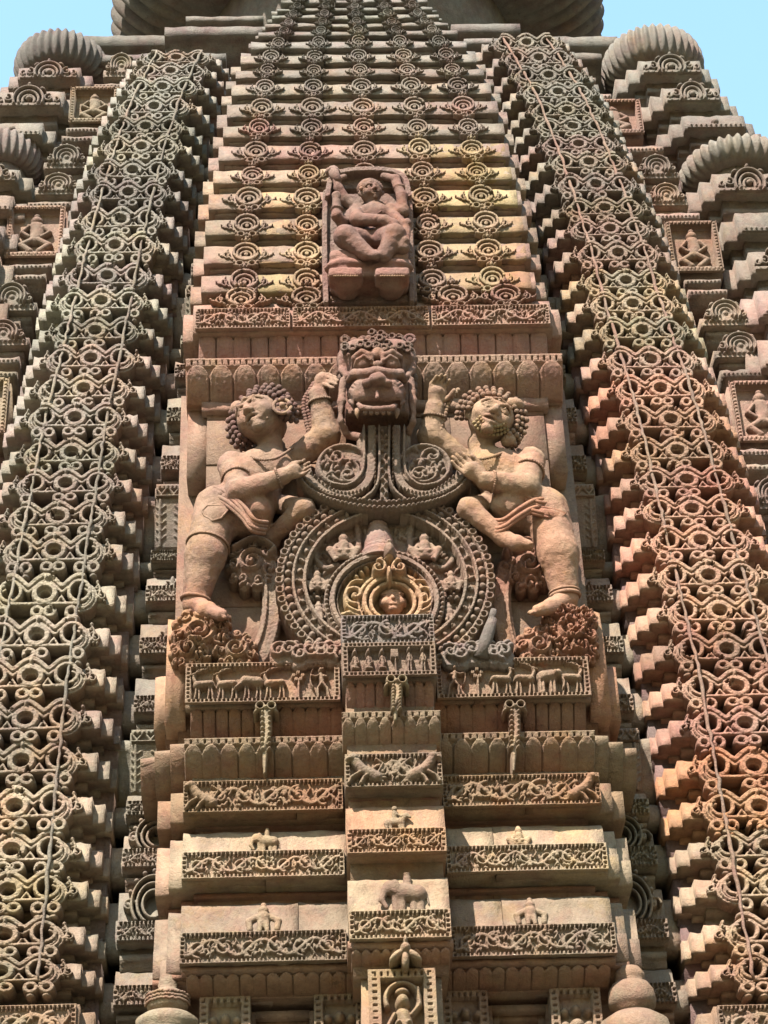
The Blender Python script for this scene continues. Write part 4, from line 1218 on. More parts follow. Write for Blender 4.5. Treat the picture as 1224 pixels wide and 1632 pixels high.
nl = [('g', 165, 222, 88, 136), ('t', 150, 205, 132, 150), ('n', 112, 190, 148, 204), ('t', 105, 172, 202, 218), ('t', 98, 158, 216, 234), ('g', 70, 142, 234, 282), ('g', 56, 130, 280, 322), ('t', 44, 112, 320, 340), ('n', 12, 104, 338, 418), ('t', 4, 82, 420, 436), ('t', -2, 72, 436, 456), ('g', -20, 58, 452, 512), ('g', -36, 46, 512, 566), ('t', -40, 30, 568, 590), ('t', -44, 26, 590, 612), ('n', -80, 14, 612, 700),
      ('g', 872, 925, 88, 124), ('t', 895, 950, 122, 142), ('t', 915, 975, 148, 168), ('n', 930, 1022, 168, 222), ('t', 990, 1058, 232, 252), ('g', 1012, 1082, 250, 298), ('g', 1028, 1096, 296, 340), ('t', 1046, 1116, 338, 360), ('n', 1062, 1146, 362, 442), ('t', 1092, 1150, 444, 460), ('t', 1098, 1160, 460, 478), ('g', 1116, 1196, 480, 534), ('g', 1138, 1222, 532, 584), ('t', 1150, 1222, 588, 612), ('n', 1166, 1260, 616, 712), ('t', 1176, 1260, 714, 736), ('t', 1184, 1260, 738, 760), ('g', 1190, 1270, 762, 830)]
for k, (kd, a, b, t, u) in enumerate(nl):
    s = -1 if a < 600 else 1
    z = 12
    for _ in range(10): Y = 1.02+inset(z); z = ZP((t+u)/2, Y, (a+b)/2)
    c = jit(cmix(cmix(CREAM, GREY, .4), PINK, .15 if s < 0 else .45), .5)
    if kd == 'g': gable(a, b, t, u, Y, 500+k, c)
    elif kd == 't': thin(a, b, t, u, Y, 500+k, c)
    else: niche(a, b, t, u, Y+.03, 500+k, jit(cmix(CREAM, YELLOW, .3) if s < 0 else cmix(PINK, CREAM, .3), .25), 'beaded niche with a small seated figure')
# backing of the niche columns
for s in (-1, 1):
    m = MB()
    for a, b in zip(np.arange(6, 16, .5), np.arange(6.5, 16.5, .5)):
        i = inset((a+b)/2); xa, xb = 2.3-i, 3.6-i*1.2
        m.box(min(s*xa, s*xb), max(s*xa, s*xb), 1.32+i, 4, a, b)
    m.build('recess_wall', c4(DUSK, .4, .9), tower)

# shoulder slabs under the crown
for k, (a, b, t, u, Y) in enumerate([(128, 300, 54, 92, 2.3), (262, 420, 40, 72, 2.0), (296, 420, 25, 42, 2.2), (148, 360, 84, 110, 2.05), (720, 830, 36, 66, 2.0), (790, 986, 56, 92, 2.3), (740, 800, 60, 80, 1.7), (830, 960, 84, 108, 2.05)]):
    A, B = P(a, (t+u)/2, Y), P(b, (t+u)/2, Y); px = (a+b)/2
    z0, z1 = ZP(u, Y, px), ZP(t, Y, px); h = z1-z0
    m = MB(); m.prism([(Y+.16, z0), (Y+.14, z0+.3*h), (Y+.06, z0+.45*h), (Y, z0+.5*h), (Y, z0+.92*h), (Y+.05, z1), (Y+2, z1), (Y+2, z0)], A[0], B[0], seed=k)
    m.build('shoulder_slab', jit(cmix(GREY, DUSK, .4), .7), tower)
# the great ribbed crown
Yc = 3.9
L_, R_ = P(178, 52, Yc), P(962, 56, Yc)
rc = (R_[0]-L_[0])/2; cc_ = np.array([(L_[0]+R_[0])/2, Yc, (L_[2]+R_[2])/2])
m = MB(); hh = .62
prof = smooth_path([(rc*.55, -hh*.9), (rc*.82, -hh*.8), (rc*.95, -hh*.42), (rc, 0), (rc*.97, hh*.4), (rc*.86, hh*.85), (rc*.6, hh*1.05), (0, hh*1.1)], 4)
m.lathe(prof, (0, 0, 0), ribs=84, depth=.085, power=2.0)
m.lathe([(0, -hh*.9), (rc*.62, -hh*.9), (rc*.6, -hh*2.6), (0, -hh*2.6)], (0, 0, 0), n=48)
tag(place('crown_disc', m.mesh('crown_disc', True), jit(tuple(q*.8 for q in cmix(GREY, DUSK, .5)), .5), None, cc_), 'huge ribbed stone disc crowning the tower, cut by the top edge', 'amalaka stone')

# vase finials beside the lowest course
for px, lab in ((266, 'stone vase finial with a carved collar at the lower left of the centre bay'), (1012, 'plain rounded stone vase finial at the lower right of the centre bay')):
    Y = .12; c = P(px, 1640, Y); s = 1 if px < 600 else 1.12
    pr = [(.0, -.7), (.20, -.7), (.20, -.12), (.165, -.02), (.185, .0), (.19, .045), (.15, .075), (.09, .085), (.085, .10), (.118, .115), (.128, .145), (.128, .19), (.11, .215), (.078, .235), (.055, .25), (.062, .275), (.055, .305), (.05, .34), (.055, .42), (.0, .42)]
    if px > 600: pr = [(.0, -.7), (.2, -.7), (.2, -.05), (.185, .03), (.12, .075), (.085, .085), (.085, .10), (.125, .12), (.132, .16), (.125, .21), (.10, .25), (.075, .26), (.082, .28), (.085, .31), (.06, .345), (.0, .36)]
    m = MB(); m.lathe(np.array(pr)*s, (0, 0, 0), n=36)
    o = place('vase_finial', m.mesh('vase_finial', True), jit(cmix(OCHRE, CREAM, .5), .2), None, c)
    tag(o, lab, 'finial', 'vase finials')
    if px < 600:
        m = MB(); rng_ = random.Random(3)
        for q in range(46):
            a = PI+q/45*PI; 
            for zz in (.15, .172, .194): m.ball((.131*math.cos(a), .131*math.sin(a), zz+rng_.uniform(-.004, .004)), .009, 6, 4)
        place('carved_collar', m.mesh('carved_collar', True), jit(cmix(PINK, OCHRE, .4), .2), o, c)
# ============================================================ the sculptures
G = lambda px, py, Y: P(px, py, Y)
K = .0043                                   # metres to one photo pixel hereabouts
DWARF_L = c4(cmix(PINK, OCHRE, .35), .15, 1.0); DWARF_R = c4(cmix(OCHRE, PINK, .35), .12, 1.05)

def beads_on(mb, pts, r, step, seed=0, sc=(1, 1, 1)):
    pts = np.asarray(pts, float); d = np.r_[0, np.cumsum(np.linalg.norm(np.diff(pts, axis=0), axis=1))]
    n = max(2, int(d[-1]/step)); rg = random.Random(seed)
    for k in range(n+1):
        t = d[-1]*k/n; p = [np.interp(t, d, pts[:, i]) for i in range(3)]
        mb.ball(p, r*rg.uniform(.85, 1.12), 7, 5, sc)
    return mb

# ---------------------------------------------------------------- great roundel
RY = -.10
r = PR(430, 775, 800, 1090, RY, cell=.0042, open_=True, seed=3)
u0, v0 = r.q(614, 924)
RR = 175*r.k
U = r.u[:, None]-u0; V = r.v[None, :]-v0
q = np.sqrt(U*U+V*V); ang = np.arctan2(V, U)
r.H = np.where(q < RR, 0.0, -1.0)
px = r.k
def band(r0, r1, h):
    r.H[(q >= r0*px) & (q < r1*px)] = h
band(0, 126, -.10); band(126, 131, .03); band(131, 145, -.015); band(145, 149, .035); band(149, 162, -.02); band(162, 166, .02); band(166, 175, .0)
for k in range(62):
    a = 2*PI*k/62; r.blob(u0+155.5*px*math.cos(a), v0+155.5*px*math.sin(a), 6.6*px, 6.6*px, .05, base=-.02)
for k in range(58):
    a = 2*PI*k/58; c_, s_ = math.cos(a), math.sin(a)
    r.ring(u0+169*px*c_, v0+169*px*s_, 5.5*px, 5.5*px, 2.2*px, .03, base=.0)
rgm = random.Random(5)
for k in range(44):
    a = 2*PI*k/44; c_, s_ = math.cos(a), math.sin(a)
    r.blob(u0+138*px*c_, v0+138*px*s_, rgm.uniform(5.5, 7)*px, 4.2*px, .035, ang=a+rgm.uniform(-.5, .5)+PI/2*(k % 2), base=-.015)
    r.blob(u0+(135 if k % 2 else 141)*px*c_, v0+(135 if k % 2 else 141)*px*s_, 3*px, 3*px, .045, base=-.015)
g = -.10
# attendants, arms, hangings carved in the sunk field
def man(pts, w, h, w1=None): r.pl(pts, w, min(h*.7, w*.0066), base=g, w1=w1)
for s, cx in ((-1, 545), (1, 681)):
    X = lambda d: cx+s*d
    man([(X(-24), 828), (X(-27), 850), (X(-24), 895)], 6.5, .09); r.bl(X(-25), 838, 6, 9, .055, base=g)
    man([(X(8), 892), (X(28), 896), (X(42), 880), (X(38), 864), (X(28), 860)], 7, .10, w1=5)
    for yy, dx in ((912, 46), (958, 54)):
        bx = 612+s*(dx+58)
    for yy in (940, 985, 1010):
        bx = 612+s*(112-(yy-940)*.25)
        for k in range(4):
            a = PI/4+k*PI/2; r.bl(bx+9*math.cos(a), yy+9*math.sin(a), 7, 4.5, .07, ang=-a, base=g)
        r.bl(bx, yy, 4, 4, .06, base=g)
rgq = random.Random(17)
for k in range(90):
    a = rgq.uniform(-.35, PI+.35); rr = rgq.uniform(99, 123)
    r.blob(u0+rr*px*math.cos(a), v0+rr*px*math.sin(a), rgq.uniform(5, 9)*px, rgq.uniform(3, 4.5)*px, .03, ang=rgq.uniform(0, 3), base=g)
# inner arch about the small face
ui, vi = r.q(613, 958)
Q = np.sqrt((r.u[:, None]-ui)**2+(r.v[None, :]-vi)**2); low = np.ones_like(Q, bool)
def inner(r0, r1, h): r.H[(Q >= r0*px) & (Q < r1*px) & low] = h
inner(0, 96, .015); inner(88, 92, -.02); inner(76, 79, -.03); inner(79, 86, .045); inner(0, 74, -.07)
for k in range(64):
    a = 2*PI*k/64; r.blob(ui+92*px*math.cos(a), vi+92*px*math.sin(a), 3.6*px, 3.6*px, .035, base=.005)
uf, vf = r.q(626, 959)
for rr, w, h in ((55, 4.5, .075), (45, 6, .10), (35, 5, .085)): r.ring(uf, vf, rr*px, rr*px, w*px, h, 'soft', base=-.07)
for k in range(30):
    a = -.3+(PI+.6)*k/29; r.blob(uf+50*px*math.cos(a), vf+50*px*math.sin(a), 4*px, 4*px, .06, base=-.07)
qf = np.sqrt((r.u[:, None]-uf)**2+(r.v[None, :]-vf)**2); r.H[qf < 31*px] = -.13
for s in (-1, 1):
    cx = 620+s*54
    r.sp(cx, 948, 18, 1.3, -PI/2 if s > 0 else -PI/2, 5.5, .10, dirn=s, base=-.07)
    r.pl([(cx-s*6, 976), (cx+s*12, 966), (cx+s*15, 945), (cx+s*4, 928), (cx-s*12, 926)], 5, .095, base=-.07, w1=3.5)
    r.pl([(cx-s*8, 982), (cx+s*6, 975), (cx+s*20, 978)], 6, .08, base=-.07)
    for k in range(4): r.bl(cx-s*(2+8*k), 918-7*k, 7, 4, .08, ang=s*.7, base=-.07)
    # crest scrolls
    r.sp(620+s*17, 913, 13, 1.3, PI/2, 4.4, .10, dirn=s, base=.0); r.bl(620+s*14, 900, 8, 5, .09, ang=-s*.6)
r.bl(620, 888, 11, 18, .13); r.bl(620, 876, 7, 8, .12); r.bl(620, 922, 5, 14, .12)
r.H[:, :][(r.v[None, :]+0*U) < r.q(620, 1062)[1]] = -1.0
r.noise(.0006, 3)
roundel = place('stone_roundel', None, None, None, (r.xc, RY, r.z0)); WLOC[roundel.name] = np.array([r.xc, RY, r.z0])
tag(roundel, 'great round carved medallion with beaded rings, bell and small smiling face', 'carved roundel')
full = r.H.copy()
r.H = np.where(Q < 73.2*px, -1.0, full)
m = MB(); r.into(m, back=.22); m.build('ring_disc', c4(cmix(OCHRE, DUSK, .55), .3, 1.05), roundel)
r.H = np.where(Q < 75*px, np.where(full > -.9, full-.003, -1.0), -1.0)
m = MB(); r.into(m, back=.22); m.build('inner_arch', c4(cmix(OCHRE, YELLOW, .35), .1, 1.1), roundel)
# bell
c = G(605, 900, -.02); m = MB()
m.lathe(np.array(smooth_path([(.0, 0), (.165, 0), (.168, .02), (.14, .035), (.135, .10), (.118, .11), (.118, .135), (.112, .15), (.105, .23), (.085, .27), (.09, .29), (.07, .33), (.075, .35), (.05, .385), (.05, .42), (0, .44)], 3))*.92, c, n=32)
m.build('bell', c4(cmix(PINK, DUSK, .5), .2), roundel, True)
# the smiling face
fc = G(626, 961, -.02); a = .098
S = Sculpt(fc-.15, fc+.15, .0042)
S.ell(fc, (a*.82, a*.7, a*1.0)); fy = fc[1]-a*.66
S.cap(fc+[0, -a*.64, .03], fc+[0, -a*.80, -.006], .006, .013, k=.008)
for s in (-1, 1):
    S.ell(fc+[s*.034, -a*.58, .018], (.018, .014, .010), k=.004); S.cap(fc+[s*.016, -a*.66, .038], fc+[s*.054, -a*.54, .042], .005, k=.006)
    S.ell(fc+[s*.05, -a*.42, -.02], (.03, .03, .03), k=.02); S.ell(fc+[s*.083, 0, .0], (.012, .022, .035), k=.006)
    S.cap(fc+[0, -a*.70, -.036], fc+[s*.028, -a*.62, -.03], .0065, .004, k=.004)
S.cap(fc+[-.02, -a*.68, -.045], fc+[.02, -a*.68, -.045], .006, k=.004); S.ell(fc+[0, -a*.5, -.075], (.024, .02, .018), k=.02)
S.ell(fc+[0, .01, .06], (.088, .065, .05), k=.006); S.path([fc+[-.07, -.03, .05], fc+[0, -.058, .062], fc+[.07, -.03, .05]], .010, k=.004)
S.build('face', c4(cmix(OCHRE, PINK, .4), .05, 1.15), roundel)

# ---- stem of the roundel under the lion's chin: straps, two foliage lobes, garland
NY = -.13
r = PR(470, 690, 752, 822, NY, cell=.0042, open_=True, seed=8)
for s in (-1, 1):
    X = lambda d: 612+s*d
    r.bl(X(64), 748, 46, 42, .03, kind='flat'); r.pl([(X(30), 700), (X(30), 760), (X(60), 790), (X(100), 778)], 14, .03, 'flat')
    r.rg(X(64), 748, 40, 5, .065); r.rg(X(62), 756, 22, 4, .06)
    for k in range(22):
        a = random.Random(k*3+s).uniform(0, 2*PI); rr = random.Random(k+9).uniform(4, 34)
        r.bl(X(64)+rr*math.cos(a), 748+rr*math.sin(a)*.9, random.Random(k).uniform(5, 10), 4.5, .068, ang=a+1, base=0)
    r.sp(X(56), 764, 16, 1.4, 0, 4, .07, dirn=s); r.sp(X(76), 734, 16, 1.3, PI, 4, .07, dirn=-s)
    # straps
    r.pl([(X(20), 690), (X(20), 752), (X(28), 778), (X(50), 795), (X(84), 794), (X(114), 776), (X(122), 756)], 8, .075, 'flat')
    r.pl([(X(32), 690), (X(32), 745), (X(38), 768), (X(58), 783), (X(84), 780)], 3.2, .09, 'soft')
    r.pl([(X(8), 690), (X(8), 764), (X(16), 790), (X(34), 806)], 3.4, .09, 'soft')
    for k in range(14): r.bl(X(14), 694+7*k, 2.8, 2.8, .10)
    for k in range(16):
        t = k/15; r.bl(X(26+90*t), 786+14*math.sin(t*PI)-22*t*t, 3.4, 3.4, .10)
r.pl([(612, 690), (612, 806)], 8, .06, 'flat')
for k in range(15): r.bl(612+(3 if k % 2 else -3), 698+7.6*k, 5, 3.6, .10, ang=.6 if k % 2 else -.6)
for off, w in ((0, 4.6), (9, 3.6)):
    a = smooth_path([(478, 762+off), (500, 783+off), (545, 800+off), (612, 808+off), (680, 800+off), (724, 783+off), (746, 760+off)], 9)
    r.pl(a[::3], w+1.5, .05, 'flat')
    for k, pnt in enumerate(a):
        r.bl(pnt[0], pnt[1], 5.6, 3.6, .085, ang=(-.5 if k % 2 else .4))
r.noise(.0005, 3)
m = MB(); r.into(m, back=.14); m.build('stem', c4(cmix(OCHRE, DUSK, .6), .3), roundel)

# ---- foliage volutes standing beside the roundel
def volute(name, label, x0, y0, x1, y1, Y, thick, col, fn, grp=None, back=None):
    r = PR(x0, y0, x1, y1, Y, cell=.0042, open_=True, seed=int(x0))
    fn(r); r.noise(.0006, 3)
    m = MB(); r.into(m, back=thick)
    o = m.build(name, col, None, False, (r.xc, Y+thick, r.z0)); tag(o, label, 'carved scroll', grp); return o
def scrolls(r, cx, cy, R0, n, seed, s=1):
    """acanthus: one bold curl with leaf curls budding from its back"""
    rg = random.Random(seed); r0 = r; k = R0/36
    r = PR.__new__(PR); r.__dict__.update(r0.__dict__); r.H = np.zeros_like(r0.H)
    a0 = rg.uniform(.2, 1.0)
    r.sp(cx, cy, R0*.62, 1.75, a0, 5.2*k, .034, dirn=s, w1=3.6*k)
    r.sp(cx, cy, R0*.62, 1.75, a0, 2.0*k, .046, dirn=s, w1=1.4*k)
    r.bl(cx, cy, 4.5*k, 4.5*k, .05)
    m_ = 7
    for q in range(m_):
        t = a0+s*(q*2*PI/m_-.3)
        x, y = cx+R0*.83*math.cos(t), cy-R0*.83*math.sin(t)
        r.sp(x, y, 10.5*k*rg.uniform(.9, 1.15), 1.3, t-1.2*s, 3.6*k, .036, dirn=s if q % 3 else -s, w1=2.8*k); r.bl(x, y, 3.4*k, 3.4*k, .044)
        x2, y2 = cx+R0*.98*math.cos(t+.42*s), cy-R0*.98*math.sin(t+.42*s)
        r.bl(x2, y2, 7*k, 3.8*k, .028, ang=t+.9*s)
    r0.H = np.where(r0.H > -.9, r0.H+r.H, r0.H)
def mass(r, cx, cy, R0, h):
    r.bl(cx, cy, R0*.97, R0*.97, h, kind='soft')
    for q in range(11):
        a = 2*PI*q/11+.2; r.bl(cx+R0*.92*math.cos(a), cy+R0*.92*math.sin(a), R0*.27, R0*.22, h*.5, ang=-a, kind='soft')
def vol(s, cx, cy, stem):
    def f(r):
        mass(r, cx, cy, 38, .06)
        scrolls(r, cx, cy, 36, 12, int(cx), s)
        r.pl(stem, 15, .03, 'flat', w1=19); r.pl([(a-s*9, b) for a, b in stem], 3.5, .055, 'soft')
        r.pl([(cx-s*30, cy-20), (cx+s*4, cy-36), (cx+s*34, cy-22), (stem[0][0], stem[0][1]-14)], 6, .11)
    return f
VC = lambda: c4(cmix(OCHRE, DUSK, .5), .3)
volute('foliage_volute', 'curled foliage volute left of the roundel, by the bent knee of the left figure', 350, 855, 460, 1062, .07, .10, VC(), vol(1, 402, 903, [(430, 905), (434, 950), (430, 1000), (414, 1045), (396, 1062)]), 'volutes beside the roundel')
volute('foliage_volute', 'curled foliage volute right of the roundel, under the foot of the right figure', 786, 860, 895, 1062, .07, .10, c4(cmix(SALMON, DUSK, .3), .1), vol(-1, 842, 905, [(806, 905), (799, 950), (803, 1000), (816, 1045), (832, 1062)]), 'volutes beside the roundel')
def footscroll(pts):
    def f(r):
        for k, (x, y, R0, n) in enumerate(pts):
            mass(r, x, y, R0*1.05, .0016*R0)
        for k, (x, y, R0, n) in enumerate(pts): scrolls(r, x, y, R0*.97, n, int(x+y), 1 if k % 2 else -1)
    return f
volute('foot_scroll', 'leafy scroll base under the standing foot of the left figure', 270, 965, 430, 1066, -.04, .06, c4(cmix(SALMON, OCHRE, .5), .1), footscroll([(318, 1014, 40, 12), (300, 1042, 26, 6), (376, 1040, 30, 9), (346, 992, 20, 5)]), 'scroll bases under the figures')
volute('foot_scroll', 'leafy scroll base under the standing foot of the right figure', 820, 960, 960, 1066, -.04, .06, c4(SALMON, .05), footscroll([(908, 1008, 38, 12), (925, 1036, 26, 7), (858, 1034, 32, 10), (890, 984, 22, 6), (932, 990, 18, 4)]), 'scroll bases under the figures')
def strip(x0, x1, seed):
    def f(r):
        rg = random.Random(seed)
        x = x0+14
        while x < x1-8:
            y = 1046+rg.uniform(-6, 4)
            r.bl(x, y+6, 18, 18, .03, kind='flat'); r.sp(x, y, 14, 1.4, rg.uniform(0, 6), 4.5, .075, dirn=rg.choice((-1, 1))); x += 17
            r.bl(x-8, y-10, 9, 5, .07, ang=rg.uniform(-1, 1))
        for k in range(9): r.bl(rg.uniform(x0+10, x1-10), rg.uniform(1028, 1058), 9, 5, .06, ang=rg.uniform(-1, 1))
    return f
volute('leaf_cresting', 'grey leaf cresting at the foot of the roundel, left of the centre pier', 430, 1012, 556, 1068, -.10, .22, c4(cmix(DUSK, OCHRE, .45), .35), strip(430, 556, 4), 'leaf crestings below the roundel')
volute('leaf_cresting', 'grey leaf cresting at the foot of the roundel, right of the centre pier', 704, 1012, 820, 1068, -.10, .22, c4(cmix(GREY, DUSK, .55), .4), strip(704, 820, 9), 'leaf crestings below the roundel')
# broken upright shaft
m = MB(); m.tube([G(766, 1050, -.13), G(774, 1022, -.15), G(781, 1000, -.16), G(785, 986, -.16)], [.055, .045, .04, .03], 10)
m.tube([G(783, 990, -.165), G(787, 972, -.165)], [.026, .022], 8)
tag(m.build('broken_shaft', c4(cmix(GREY, DUSK, .5), .3), None, True, G(766, 1050, -.13)), 'grey broken stone shaft leaning beside the right rim of the roundel', 'stone shaft')

# ---------------------------------------------------------------- hanging tassels
def tassel(cx, y0, y1, Y, label, k=1.0):
    r = PR(cx-26, y0-6, cx+26, y1+4, Y, cell=.004, open_=True, seed=cx)
    h = y1-y0
    for s in (-1, 1):
        r.rg(cx+s*9, y0+6, 6.5*k, 2.6, .075); r.bl(cx+s*15, y0+12, 6, 3.6, .06, ang=-s*.5)
    r.pl([(cx, y0+12), (cx+2, y0+h*.4), (cx-1, y0+h*.7), (cx-2, y1)], 10*k, .05, 'round', w1=2.5)
    r.pl([(cx, y0+14), (cx+3, y0+h*.4), (cx-3, y0+h*.66)], 8*k, .065, 'round', w1=5)
    for q in range(8):
        yy = y0+16+q*h*.075
        for s in (-1, 1): r.bl(cx+s*5*k, yy, 5.5*k, 2.8, .078, ang=s*.8)
    r.bl(cx, y0+9, 5, 5, .09)
    m = MB(); r.into(m, back=.12)
    o = m.build('tassel', jit(cmix(OCHRE, GREY, .25), .2), None, False, (r.xc, Y, r.z0+r.h)); tag(o, label, 'carved tassel', 'hanging tassels'); return o
tassel(424, 1126, 1236, -.07, 'carved hanging tassel over the left lotus mouldings')
tassel(820, 1124, 1232, -.07, 'carved hanging tassel over the right lotus mouldings')
tassel(632, 1084, 1152, CY-.03, 'carved hanging tassel on the centre pier under the figure panel')
r = PR(616, 1496, 678, 1546, CY-.03, cell=.004, open_=True)
for a in (PI*1.5, PI*1.5-.9, PI*1.5+.9): r.bl(646+17*math.cos(a), 1514-17*math.sin(a), 16, 6, .06, ang=a)
r.bl(646, 1514, 9, 9, .075); r.bl(646, 1502, 4, 8, .07)
m = MB(); r.into(m, back=.1); tag(m.build('hanging_flower', jit(cmix(OCHRE, GREY, .3)), None, False, (r.xc, CY, r.z0)), 'small carved hanging flower below the lowest frieze of the centre pier', 'carved flower')

# ------------------------------------------------------------ little figures on the smooth courses
def mini(px, py, Y, h, kind, label, s=1, par=None):
    c = G(px, py, Y); S = Sculpt(c-[h, h*.6, .05], c+[h, h*.6, h*1.15], h*.03)
    def p(x, y, z): return c+np.array([s*x, y, z])*h
    k = h*.05
    if kind == 'seated':
        S.cap(p(0, 0, .28), p(0, -.02, .60), .17*h, .18*h, k); S.ell(p(0, -.04, .82), (.15*h, .15*h, .16*h), k*.6); S.ell(p(0, 0, .98), (.10*h, .10*h, .08*h), k*.5)
        for e in (-1, 1):
            S.path([p(e*.14, 0, .22), p(e*.42, -.06, .42), p(e*.26, -.10, .03)], [.13*h, .11*h, .07*h], k); S.path([p(e*.19, 0, .62), p(e*.33, -.05, .42), p(e*.10, -.15, .34)], [.08*h, .07*h, .06*h], k*.6)
            S.cap(p(e*.26, -.1, .03), p(e*.20, -.22, .02), .07*h, .05*h, k*.6)
        S.cap(p(-.06, -.16, .85), p(.06, -.16, .85), .03*h, k=k*.3)
    elif kind == 'squat':
        S.cap(p(0, 0, .25), p(0, -.02, .52), .20*h, .22*h, k); S.ell(p(0, -.05, .76), (.17*h, .16*h, .15*h), k*.6); S.ell(p(0, 0, .95), (.10*h, .10*h, .10*h), k*.5)
        for e in (-1, 1):
            S.path([p(e*.20, 0, .55), p(e*.48, -.03, .40), p(e*.44, -.06, .10)], [.11*h, .11*h, .10*h], k*.6); S.cap(p(e*.10, -.14, .28), p(e*.12, -.2, .0), .09*h, .075*h, k)
    elif kind == 'elephant':
        S.cap(p(-.32, 0, .52), p(.18, 0, .56), .26*h, .27*h, k); S.ell(p(.44, -.08, .68), (.21*h, .19*h, .22*h), k); S.path([p(.58, -.14, .60), p(.68, -.18, .30), p(.55, -.2, .08)], [.11*h, .08*h, .06*h], k)
        for x in (-.40, -.20, .12, .28): S.cap(p(x, -.06*(x > 0), .4), p(x, -.06, .02), .12*h, .10*h, k)
        S.ell(p(.30, -.24, .68), (.14*h, .05*h, .20*h), k*.4); S.cap(p(-.56, 0, .56), p(-.62, -.04, .2), .04*h, .03*h, k*.5)
        if label.startswith('small rider') or 'rider' in label:
            S.cap(p(-.05, 0, .8), p(-.05, 0, 1.0), .12*h, .11*h, k); S.ell(p(-.05, -.02, 1.14), (.1*h, .1*h, .1*h), k*.5)
    elif kind == 'rider':
        S.cap(p(-.35, 0, .36), p(.2, 0, .40), .17*h, .17*h, k); S.path([p(.22, -.04, .44), p(.42, -.06, .66), p(.58, -.1, .56)], [.12*h, .10*h, .06*h], k)
        for x in (-.42, -.26, .12, .26): S.cap(p(x, -.04, .3), p(x+.03, -.06, .02), .08*h, .05*h, k)
        S.cap(p(-.08, -.02, .5), p(-.06, -.04, .78), .12*h, .11*h, k); S.ell(p(-.05, -.05, .97), (.12*h, .12*h, .12*h), k*.5)
        S.path([p(.02, -.08, .75), p(.2, -.12, .6), p(.32, -.12, .66)], .05*h, k*.5)
    if par is not None: return S.build('attendant', c4(cmix(OCHRE, DUSK, .5), .25, 1.1), par)
    o = S.build('carved_figure', jit(cmix(OCHRE, CREAM, .3), .2), None, c); tag(o, label, 'carved figure', 'small figures on the smooth courses'); return o
mini(420, 1487, .01, .19, 'squat', 'squatting figure carved on the lowest smooth course, left of the pier')
mini(847, 1476, .01, .18, 'squat', 'squatting figure carved on the lowest smooth course, right of the pier')
mini(424, 1359, .01, .14, 'elephant', 'small elephant with a rider carved on the upper smooth course, left of the pier', -1)
mini(828, 1353, .01, .15, 'seated', 'seated figure carved on the upper smooth course, right of the pier')
mini(632, 1324, CY+.01, .15, 'rider', 'tiny horse and rider carved on the upper smooth block of the pier', 1)
mini(648, 1454, CY+.02, .22, 'elephant', 'elephant and rider carved on the lower smooth block of the pier', -1)
for px, py, h, sg, kd in ((548, 896, .225, 1, 'seated'), (678, 896, .225, -1, 'seated'), (506, 944, .165, 1, 'seated'), (720, 944, .165, -1, 'seated'), (508, 990, .15, -1, 'squat'), (716, 992, .15, 1, 'squat')):
    mini(px, py, RY+.04, h, kd, '', sg, roundel)
# ------------------------------------------------------- figures flanking the roundel
def nrm(v): v = np.array(v, float); return v/np.linalg.norm(v)
class Frame:
    def __init__(s, c, f, u, R_):
        s.c = np.array(c, float); s.f = nrm(f); u = np.array(u, float); s.u = nrm(u-s.f*(u@s.f)); s.r = nrm(np.cross(s.f, s.u)); s.R = R_
        if s.r[0] < 0: s.r = -s.r
    def __call__(s, a, b, d): return s.c+s.R*(a*s.r+b*s.u+d*s.f)

def head(S, F, grin=False):
    R_ = F.R; k = R_*.12
    S.ell(F(0, .10, -.05), (R_*.92,)*3, k); S.cap(F(0, -.15, .22), F(0, -.45, .30), R_*.66, R_*.50, k*1.5)
    for e in (-1, 1):
        S.ell(F(e*.42, -.18, .55), (R_*.30,)*3, k*1.5)                         # cheeks
        S.path([F(e*.12, .30, .90), F(e*.36, .42, .84), F(e*.62, .30, .62)], R_*.075, k*.5)   # brows
        S.ell(F(e*.36, .15, .72), (R_*.23, R_*.18, R_*.20), k*.3, cut=True)    # sockets
        S.ell(F(e*.36, .15, .70), (R_*.165,)*3, k*.3)                          # eyeballs
        S.path([F(e*.17, .14, .86), F(e*.36, .265, .87), F(e*.56, .13, .72)], R_*.04, k*.25); S.path([F(e*.17, .12, .86), F(e*.36, .03, .85), F(e*.56, .12, .72)], R_*.035, k*.25)
        S.ell(F(e*.13, -.20, .98), (R_*.115,)*3, k*.5)                         # nostrils
        S.path([F(e*.90, .18, -.05), F(e*1.02, .02, -.05), F(e*.92, -.22, -.02)], [R_*.13, R_*.15, R_*.10], k*.6)   # ears
    S.cap(F(0, .22, .86), F(0, -.14, 1.08), R_*.09, R_*.15, k*.7)
    w = .40 if grin else .30
    S.path([F(-w, -.42, .70), F(0, -.50, .86), F(w, -.42, .70)], R_*.055, k*.3, cut=True)
    S.path([F(-w, -.38, .74), F(-.10, -.37, .93), F(.10, -.37, .93), F(w, -.38, .74)], R_*.062, k*.4)
    S.path([F(-w*.85, -.52, .72), F(0, -.61, .88), F(w*.85, -.52, .72)], R_*.072, k*.4)
    S.ell(F(0, -.80, .66), (R_*.22,)*3, k)
    S.path([F(-.55, .52, .62), F(0, .66, .80), F(.55, .52, .62)], R_*.05, k*.4)                # brow band

